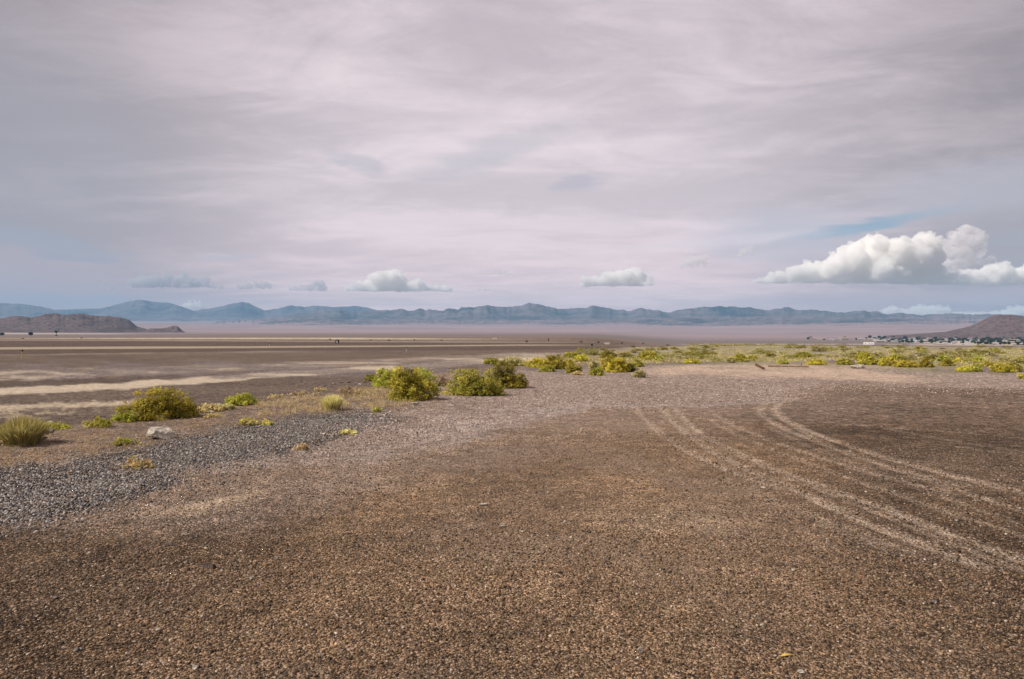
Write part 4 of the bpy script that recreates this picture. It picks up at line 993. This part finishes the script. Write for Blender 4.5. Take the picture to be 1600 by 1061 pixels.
box(V, Fc, (-W_ * .09, .0, H_ * .47), (W_ * .42, .05, H_ * .62)); make_mesh('panel', V, Fc, M_WHITE, e)
tag(e, 'small upright black board with a white centre at the far side of the field', 'marker')

def far_slab(name, px, py, wpx, hpx, rmin, label, cat, mat=None):
    p = at(px, py, rmin); m_ = p.y / F; e = empty(name, p, -math.atan2(p.x, p.y)); w_ = wpx * m_; h = hpx * m_
    V = []; Fc = []; box(V, Fc, (0, 0, h * .42), (w_, w_ * .35, h * .84)); make_mesh('wall', V, Fc, mat or M_WHITE, e)
    V = []; Fc = []; V += [(-w_ / 2 - .2, -w_ * .19, h * .84), (w_ / 2 + .2, -w_ * .19, h * .84), (w_ / 2 + .2, w_ * .19, h * .84), (-w_ / 2 - .2, w_ * .19, h * .84), (-w_ / 2 - .2, 0, h), (w_ / 2 + .2, 0, h)]
    Fc += [(0, 1, 5, 4), (2, 3, 4, 5), (0, 4, 3), (1, 2, 5), (0, 3, 2, 1)]
    make_mesh('roof', V, Fc, M_WHITE, e)
    for k in (-.3, 0.05, .3):
        V = []; Fc = []; box(V, Fc, (w_ * k, -w_ * .176, h * .4), (w_ * .09, .06, h * .3)); make_mesh('window', V, Fc, M_BLACK, e)
    return tag(e, label, cat)
far_slab('trailer', 1357.5, 538.4, 15, 3.6, 500, 'long low white trailer standing alone on the plain beyond the scrub', 'trailer')
far_slab('shed', 773, 535.6, 5, 2.2, 250, 'tiny pale shed on the plain above the middle row of shrubs', 'shed', simple('cream_paint', (.6, .53, .40), .8))
far_slab('shed', 948.5, 539.0, 6, 2.6, 140, 'tiny cream shed on the plain above the yellow shrubs', 'shed', simple('cream_wall', (.65, .58, .38), .8))

# distant dark bushes on the plain
def far_bush(px, py, wpx, hpx, rmin, label, seed, pal=DARK, name='bush', group=None):
    p = at(px, py, rmin); m_ = p.y / F; h = hpx * m_; w_ = wpx * m_ / 2
    o = shrub(name, seed, w_, w_, h, 30, 14, 0.16 * h + .05, pal, h * 0.2, lobes=4, floor=0.05)
    o.location = p; return tag(o, label, 'bush', group)
DK = [(.05, .04, .03), (.035, .03, .025)]
for i, (px, py, w_, h_) in enumerate([(823, 534.6, 5, 2.4), (908, 535, 6, 1.8), (1043, 540.2, 6, 2.2), (608, 532.6, 4, 2), (647, 531.8, 3, 1.6), (690, 532.4, 3, 1.6), (935, 535.6, 2.5, 2), (972, 537, 2, 2), (1005, 537.4, 2, 2), (579, 531.6, 3, 1.4), (516, 530.6, 3, 1.4), (36, 529.4, 3, 1.2), (128, 528.6, 3, 1.4)]):
    far_bush(px, py, w_, h_, 100, 'tiny dark bush far out at the edge of the field', 1300 + i, DK, group='dark bushes far out on the field')
for i, (px, w_, h_, lab) in enumerate([(3, 7, 5, 'dark round tree far off at the left edge of the plain, below the hill'), (48, 6, 6, 'dark round tree far off below the brown hill, left of the ragged one')]):
    p = at(px, 524.6, 700); m_ = p.y / F; h = h_ * m_
    e = empty('tree', p); V = []; Fc = []; tube(V, Fc, [(0, 0, -.3), (.1, 0, h * .5)], [h * .05, h * .03], 6); make_mesh('trunk', V, Fc, M_TWIG, e)
    g2 = np.random.default_rng(50 + i); n_ = 900; d = g2.normal(0, 1, (n_, 3)); d /= np.linalg.norm(d, axis=1)[:, None]
    P = d * (g2.uniform(.4, 1, n_) ** .6)[:, None] * np.array([w_ * m_ / 2, w_ * m_ / 2, h * .42]) * g2.uniform(.8, 1.1, (n_, 1)); P[:, 2] += h * .55
    V, Fc, cc = leaves(P, None, g2, h * .12, np.array(DK)[g2.integers(2, size=n_)], .2, None, .8); make_mesh('crown', V, Fc, M_LEAF, e, colors=cc)
    tag(e, lab, 'tree')
p = at(88, 525, 700); m_ = p.y / F; h = 9 * m_; e = empty('tree', p); V = []; Fc = []
tube(V, Fc, [(0, 0, -.3), (h * .02, 0, h * .3), (-h * .03, 0, h * .6), (-h * .05, 0, h * .85)], [h * .06, h * .045, h * .04, h * .02], 6); make_mesh('trunk', V, Fc, M_TWIG, e)
g2 = np.random.default_rng(60); P = []
for cx, cz, rx_, rz_, n_ in ((-.12, .82, .16, .10, 260), (.14, .86, .22, .07, 320), (-.02, .62, .12, .10, 120), (.02, .1, .14, .07, 120)):
    q = g2.normal(0, .5, (n_, 3)) * np.array([rx_, rx_, rz_]) * h; q += np.array([cx, 0, cz]) * h; P.append(q)
P = np.concatenate(P); V, Fc, cc = leaves(P, None, g2, h * .08, np.array(DK)[g2.integers(2, size=len(P))], .2, None, .6); V[:, 2] = np.maximum(V[:, 2], 0); make_mesh('crown', V, Fc, M_LEAF, e, colors=cc)
tag(e, 'ragged wind bent tree standing far off in front of the brown hill on the left', 'tree')

# ------------------------------------------------------------------ distant town below the mesa
M_ROOFS = [simple('pale_roof', (.46, .45, .46), .7), simple('grey_roof', (.33, .33, .36), .8), simple('tan_roof', (.42, .33, .27), .8)]
M_WALLS = [simple('white_wall', (.48, .46, .45), .8), simple('tan_wall', (.36, .30, .26), .8)]
M_PANE = simple('window_glass', (.05, .06, .07), .2)
def house(w_, d_, h, roof, wall):
    e = empty('house', (0, 0, 0)); V = []; Fc = []; box(V, Fc, (0, 0, h / 2 - .5), (w_, d_, h + 1.0)); make_mesh('wall', V, Fc, wall, e)
    V = [(-w_ / 2 - .4, -d_ / 2 - .5, h), (w_ / 2 + .4, -d_ / 2 - .5, h), (w_ / 2 + .4, d_ / 2 + .5, h), (-w_ / 2 - .4, d_ / 2 + .5, h), (-w_ / 2 - .4, 0, h + 2.2), (w_ / 2 + .4, 0, h + 2.2)]
    make_mesh('roof', V, [(0, 1, 5, 4), (2, 3, 4, 5), (0, 4, 3), (1, 2, 5), (0, 3, 2, 1)], roof, e)
    for k in (-.3, .3):
        V = []; Fc = []; box(V, Fc, (k * w_, -d_ / 2 - .03, h * .55), (1.6, .06, 1.3)); make_mesh('window', V, Fc, M_PANE, e)
    return e
hp = [house(14, 9, 3.2, M_ROOFS[0], M_WALLS[0]), house(20, 10, 3.5, M_ROOFS[0], M_WALLS[1]), house(12, 9, 5.5, M_ROOFS[1], M_WALLS[0]), house(30, 12, 4, M_ROOFS[2], M_WALLS[1])]
hl = ['pale roofed house', 'long pale roofed house', 'grey roofed two storey house', 'long tan building']
random.seed(5); used = set()
def town_y(px): return float(np.interp(px, [1250, 1300, 1400, 1500, 1600], [531.5, 531.5, 534.0, 535.6, 537.0]))
for i in range(80):
    px = random.choice([random.uniform(1255, 1640), random.uniform(1340, 1640)]); py = town_y(px) - random.uniform(-0.4, 1) * float(np.interp(px, [1250, 1400, 1600], [1.4, 4.0, 7.0]))
    k = random.choice([0, 1, 2, 2, 3, 3]); o = copy_tree(hp[k]) if k in used else hp[k]; used.add(k)
    p = at(px, py, 1200); o.location = p; o.rotation_euler.z = random.uniform(-.6, .6); s = random.uniform(.8, 1.15) * p.length / 2900.; o.scale = (s, s, s)
    tag(o, '%s among the trees of the distant town, one of many alike' % hl[k], 'house', '%ss of the distant town' % hl[k])
def town_tree(seed, wide):
    e = empty('tree', (0, 0, 0)); V = []; Fc = []; tube(V, Fc, [(0, 0, -1), (.2, 0, 3.5)], [.4, .25], 5, False); make_mesh('trunk', V, Fc, M_TWIG, e)
    g2 = np.random.default_rng(seed); n_ = 260; d = g2.normal(0, 1, (n_, 3)); d /= np.linalg.norm(d, axis=1)[:, None]
    P = d * (g2.uniform(.4, 1, n_) ** .6)[:, None] * np.array([wide, wide, 3.4]) * g2.uniform(.75, 1.15, (n_, 1)); P[:, 2] += 4.4
    pc = np.array([(.035, .05, .028), (.05, .065, .035), (.028, .038, .024)]); V, Fc, cc = leaves(P, None, g2, 1.5, pc[g2.integers(3, size=n_)], .2, None, .7)
    V[:, 2] += 0; make_mesh('crown', V, Fc, M_LEAF, e, colors=cc); return e
tp = [town_tree(1, 3.4), town_tree(2, 4.6), town_tree(3, 2.6)]; used = set()
for i in range(245):
    px = random.choice([random.uniform(1262, 1650), random.uniform(1370, 1650), random.uniform(1370, 1650), random.uniform(1520, 1650)]); py = town_y(px) - random.uniform(-0.3, 1) * float(np.interp(px, [1250, 1400, 1600], [2.0, 5.5, 9.0]))
    k = random.randrange(3); o = copy_tree(tp[k]) if k in used else tp[k]; used.add(k)
    p = at(px, py, 1200); o.location = p; s = random.uniform(.7, 1.3) * p.length / 2700.; o.scale = (s * 1.25, s * 1.25, s); o.rotation_euler.z = random.uniform(0, 6)
    tag(o, 'dark leafy tree between the houses of the distant town, one of many alike', 'tree', 'trees of the distant town')
# parked vehicles and dark heaps on the pale lot before the town
M_CARS = [simple('dark_car_paint', (.02, .02, .025), .35), simple('white_car_paint', (.7, .7, .7), .35)]
M_TYRE = simple('tyre_rubber', (.02, .02, .02), .9)
def car(mat):
    e = empty('parked_car', (0, 0, 0)); V = []; Fc = []
    prof = [(-2.2, .35), (-2.2, .85), (-1.9, .98), (-1.3, 1.0), (-.7, 1.5), (.9, 1.52), (1.5, 1.05), (2.15, .95), (2.25, .6), (2.2, .35)]
    for y in (-.85, .85): V += [(x, y, z) for x, z in prof]
    n_ = len(prof); Fc += [tuple(range(n_)), tuple(range(n_, 2 * n_))[::-1]] + [(i, i + n_, (i + 1) % n_ + n_, (i + 1) % n_) for i in range(n_)]
    make_mesh('body', V, Fc, mat, e)
    for s_ in (-1, 1):
        V = []; Fc = []; V += [(-1.0, s_ * .86, 1.02), (1.3, s_ * .86, 1.05), (.85, s_ * .86, 1.42), (-.62, s_ * .86, 1.42), (-1.0, s_ * .84, 1.02), (1.3, s_ * .84, 1.05), (.85, s_ * .84, 1.42), (-.62, s_ * .84, 1.42)]
        Fc += [(0, 1, 2, 3), (7, 6, 5, 4), (0, 4, 5, 1), (1, 5, 6, 2), (2, 6, 7, 3), (3, 7, 4, 0)]; make_mesh('window', V, Fc, M_PANE, e)
        for x in (-1.4, 1.4):
            V = []; Fc = []; tube(V, Fc, [(x, s_ * .72, .33), (x, s_ * .92, .33)], .33, 12); make_mesh('wheel', V, Fc, M_TYRE, e)
    return e
cl = [(1505, 539.0, 0, 'single small dark vehicle alone on the pale lot before the town'), (1527, 538.6, 0, 'dark vehicle on the pale lot, left one of the pair'), (1534, 538.5, 0, 'dark vehicle on the pale lot, right one of the pair'),
      (1546, 538.4, 1, 'white vehicle on the pale lot right of the dark pair'), (1553, 538.3, 0, 'dark vehicle right of the white vehicle on the pale lot')]
cp = [car(M_CARS[0]), car(M_CARS[1])]; used = set()
for px, py, k, lab in cl:
    o = copy_tree(cp[k]) if k in used else cp[k]; used.add(k); o.location = at(px, py, 500); o.rotation_euler.z = random.uniform(-.5, .5)
    tag(o, lab, 'car', 'vehicles on the pale lot before the town')

# ------------------------------------------------------------------ cumulus clouds: fractal heaps of lobes, filled with fog
def cloud_mat(name, c, dens, aniso=0.0):
    m_, n = new_mat(name)
    v = n.node('ShaderNodeVolumePrincipled', ins={'Color': (*c, 1), 'Density': dens, 'Anisotropy': aniso, 'Density Attribute': ''})
    n.node('ShaderNodeOutputMaterial', ins={'Volume': v.outputs[0]}); return m_
M_CLOUD = cloud_mat('cloud_white', (1.0, 0.995, 0.985), 0.0050, -0.15)
M_CLOUDG = cloud_mat('cloud_painted_shade', (0.74, 0.74, 0.77), 0.0030)  # shade from the overcast deck put into the fog's own grey colour
M_CLOUDT = cloud_mat('cloud_thin', (0.97, 0.95, 0.95), 0.0022, -0.2)
DC = 37000.0
def cloud(lobes, base_py, seed, label, mat=None, kids=13, levels=2, voxel=0.85, dist=DC, depth=1.3, name='cloud', flat=0.5):
    """lobes: (px, py, radius in photograph pixels) of the main heaps; each sprouts smaller ones"""
    g = np.random.default_rng(seed); u = dist / F
    cx = sum(l[0] for l in lobes) / len(lobes); cy = base_py
    S = []
    def grow(p, r, lv):
        S.append((p, r))
        if lv == 0: return
        for _ in range(kids if lv == levels else 12):
            d = g.normal(0, 1, 3); d /= np.linalg.norm(d); d[2] = abs(d[2]) * 0.9 + (-0.15 if g.random() < .3 else 0.0)
            grow(p + d * r * g.uniform(0.72, 1.02), r * g.uniform(0.22, 0.46), lv - 1)
    full_ = list(lobes)
    for (a_, b_) in zip(lobes[:-1], lobes[1:]):
        if math.hypot(a_[0] - b_[0], a_[1] - b_[1]) < 40: full_.append(((a_[0] + b_[0]) / 2 + g.normal(0, 1.5), (a_[1] + b_[1]) / 2 + g.normal(0, 1), (a_[2] + b_[2]) * 0.46))
    for (a_, b_, c_) in lobes:                      # fill down to the flat base
        y_ = b_ + c_ * .9
        while y_ < base_py - c_ * .5: full_.append((a_ + g.normal(0, 2), y_, c_ * .9)); y_ += c_ * .9
        full_.append((a_ + g.normal(0, 3), base_py - 1.5, c_ * 0.55))
    if max(l[2] for l in lobes) > 9:
        x_ = min(l[0] for l in lobes)
        while x_ < max(l[0] for l in lobes): full_.append((x_, base_py - 2.5, 6.0)); x_ += 5.0
    for (x, y, r) in full_:
        yy = g.uniform(-depth, depth) * r
        grow(np.array([(x - cx), yy, (cy - y)], float), r, levels)
    bm = bmesh.new()
    ico = bmesh.new(); bmesh.ops.create_icosphere(ico, subdivisions=2, radius=1.0)
    IV = np.array([v.co for v in ico.verts]); IF = np.array([[v.index for v in f.verts] for f in ico.faces]); ico.free()
    V = []; Fc = []
    for k, (p, r) in enumerate(S): V.append(IV * r * np.array([1, 1, .92]) + p); Fc.append(IF + k * len(IV))
    V = np.concatenate(V); Fc = np.concatenate(Fc)
    bs_ = 1.0 + 5.0 * (fbm(V[:, 0] / 26.0 + 3, V[:, 1] / 20.0, seed + 40, 3) - 0.5) * (1.0 if max(l[2] for l in lobes) > 9 else 0.3)
    V[:, 2] = np.where(V[:, 2] < bs_, bs_ + (V[:, 2] - bs_) * 0.10, V[:, 2])
    tmp = make_mesh(name, V, Fc, mat or M_CLOUD)
    md = tmp.modifiers.new('r', 'REMESH'); md.mode = 'VOXEL'; md.voxel_size = voxel
    dg = bpy.context.evaluated_depsgraph_get(); me = bpy.data.meshes.new_from_object(tmp.evaluated_get(dg))
    bpy.data.objects.remove(tmp)
    co = np.empty(len(me.vertices) * 3); me.vertices.foreach_get('co', co); co = co.reshape(-1, 3)
    nr_ = np.empty(len(me.vertices) * 3); me.vertices.foreach_get('normal', nr_); nr_ = nr_.reshape(-1, 3)
    q = fbm(co[:, 0] / 5 + co[:, 1] / 7, co[:, 2] / 4 + co[:, 1] / 6, seed, 4, .6) - 0.5
    q2 = fbm(co[:, 0] / 1.9 + co[:, 1] / 2.3, co[:, 2] / 1.7 + co[:, 1] / 3, seed + 9, 3, .6) - 0.5
    bl = lambda f_, sd__: np.abs(2 * vnoise(co[:, 0] / f_ + co[:, 1] / (f_ * 1.6), co[:, 2] / f_ - co[:, 1] / (f_ * 1.9), sd__) - 1)
    up_ = 0.35 + 0.65 * sst(co[:, 2], 0.5, 8.0)
    co = co + nr_ * ((q * 4.0 + q2 * 1.5 + bl(8.0, seed) * 3.4 + bl(3.6, seed + 2) * 2.0 + bl(1.9, seed + 4) * 1.0 - 2.4) * up_)[:, None]
    me.vertices.foreach_set('co', (co * u).ravel()); me.update()
    me.polygons.foreach_set('use_smooth', np.ones(len(me.polygons), bool))
    if not len(me.materials): me.materials.append(mat or M_CLOUD)
    o = bpy.data.objects.new(name, me); col.objects.link(o)
    a = math.atan((cx - 800) / F); Y = dist; X = (cx - 800) / F * dist
    o.location = (X, Y, EYE + (HOR - cy) / F * dist); o.rotation_euler.z = 0
    return tag(o, label, 'cloud', 'cumulus clouds above the mountains')
cloud([(1185, 441, 6), (1205, 437, 10), (1235, 430, 14), (1262, 426, 16), (1290, 424, 18), (1318, 414, 24), (1338, 402, 22), (1352, 388, 18), (1370, 384, 17), (1392, 396, 24), (1415, 404, 24), (1438, 388, 20), (1440, 372, 10), (1400, 424, 22), (1360, 424, 24), (1440, 416, 22), (1465, 396, 15)], 443, 1, 'largest white cumulus, piled high on the right')
cloud([(1458, 438, 6), (1476, 436, 8), (1490, 434, 9), (1515, 431, 11), (1532, 431, 12), (1548, 424, 12), (1562, 426, 14), (1585, 431, 12), (1600, 426, 13), (1625, 424, 15), (1650, 428, 14)], 446, 2, 'low white cumulus at the right edge, below the grey veil')
cloud([(545, 452, 7), (565, 449, 10), (585, 441, 12), (598, 437, 13), (612, 431, 12), (622, 434, 12), (635, 448, 9), (655, 446, 9), (672, 450, 7), (692, 451, 6), (704, 452, 4)], 456, 3, 'white cumulus left of centre with a flat grey base')
cloud([(912, 438, 7), (928, 440, 9), (948, 438, 11), (966, 434, 12), (986, 430, 13), (1000, 431, 10), (1015, 434, 6)], 448, 4, 'white cumulus slightly right of centre, rising to its right end')
cloud([(752, 429, 3.5), (765, 428, 5), (780, 426, 5.5), (793, 428, 4), (724, 431, 3)], 430, 5, 'small flat white puff above the centre', M_CLOUDT, voxel=.7)
cloud([(757, 454, 3.2), (763, 453, 3.4)], 455, 6, 'tiny puff below the small flat white one', M_CLOUDT, voxel=.6)
cloud([(1066, 414, 6), (1078, 409, 8), (1090, 406, 6), (1100, 404, 5)], 419, 7, 'torn greyish puff between the two white cumulus on the right', M_CLOUDT, voxel=.8)
cloud([(1165, 391, 6), (1158, 398, 4), (1172, 387, 4)], 401, 8, 'small torn puff above the left end of the largest cumulus', M_CLOUDT, voxel=.7)
cloud([(1478, 380, 8), (1490, 370, 8), (1500, 360, 7), (1512, 356, 6), (1522, 364, 8), (1534, 372, 6), (1508, 372, 9), (1496, 384, 9), (1514, 386, 9), (1480, 394, 9), (1500, 398, 8), (1530, 384, 6), (1468, 398, 7)], 406, 9, 'hazy grey pink cloud towering behind the right side of the largest cumulus', M_CLOUDT, dist=37800.)
cloud([(1462, 420, 8), (1478, 412, 9), (1494, 414, 10), (1512, 408, 9), (1530, 413, 9), (1548, 408, 8), (1500, 424, 9), (1525, 424, 8), (1565, 414, 6)], 432, 17, 'ragged thin grey cloud filling the gap right of the largest cumulus', M_CLOUDT, dist=38500.)
cloud([(206, 444, 6), (220, 441, 9), (240, 440, 9), (262, 438, 10), (282, 436, 10), (305, 439, 8), (322, 438, 6)], 450, 10, 'long grey blue cloud low on the left', M_CLOUDG)
cloud([(376, 448, 5), (392, 447, 6), (408, 446, 6), (424, 445, 4)], 453, 11, 'small grey cloud right of the long grey blue one', M_CLOUDG, voxel=.8)
cloud([(455, 452, 4), (470, 451, 5), (486, 449, 7), (500, 445, 7), (508, 450, 4)], 456, 12, 'small grey cloud just left of the white cumulus left of centre', M_CLOUDG, voxel=.8)
cloud([(162, 450, 4), (174, 451, 4)], 453, 13, 'tiny grey cloudlet left of the long grey blue cloud', M_CLOUDG, voxel=.6)
cloud([(330, 448, 4), (344, 449, 5)], 452, 14, 'tiny grey cloudlet between the long and the small grey cloud', M_CLOUDG, voxel=.6)
cloud([(288, 480, 7), (308, 478, 8), (316, 480, 5)], 486, 15, 'white cloud peeping over the saddle of the left mountains', voxel=.7, dist=29500.)
cloud([(1385, 487, 8), (1402, 485, 8), (1425, 486, 7), (1440, 485, 8), (1455, 484, 8), (1475, 486, 7), (1580, 489, 9), (1600, 486, 10)], 496, 16, 'row of cream cloud tops peeping over the mountains on the right', voxel=.8, dist=29500.)

# ------------------------------------------------------------------ haze: even, pale air over the whole plain
m_, n = new_mat('haze')
v = n.node('ShaderNodeVolumePrincipled', ins={'Color': (0.30, 0.61, 0.93, 1), 'Density': 3.3e-5, 'Anisotropy': 0.0, 'Density Attribute': ''})
n.node('ShaderNodeOutputMaterial', ins={'Volume': v.outputs[0]})
V = []; Fc = []; box(V, Fc, (0, 0, 0), (55000, 55000, 1))
V = [(x, y, -60.0 if z < 0 else 1320.0) for x, y, z in V]
hz = make_mesh('haze', V, Fc, m_); tag(hz, kind='stuff')
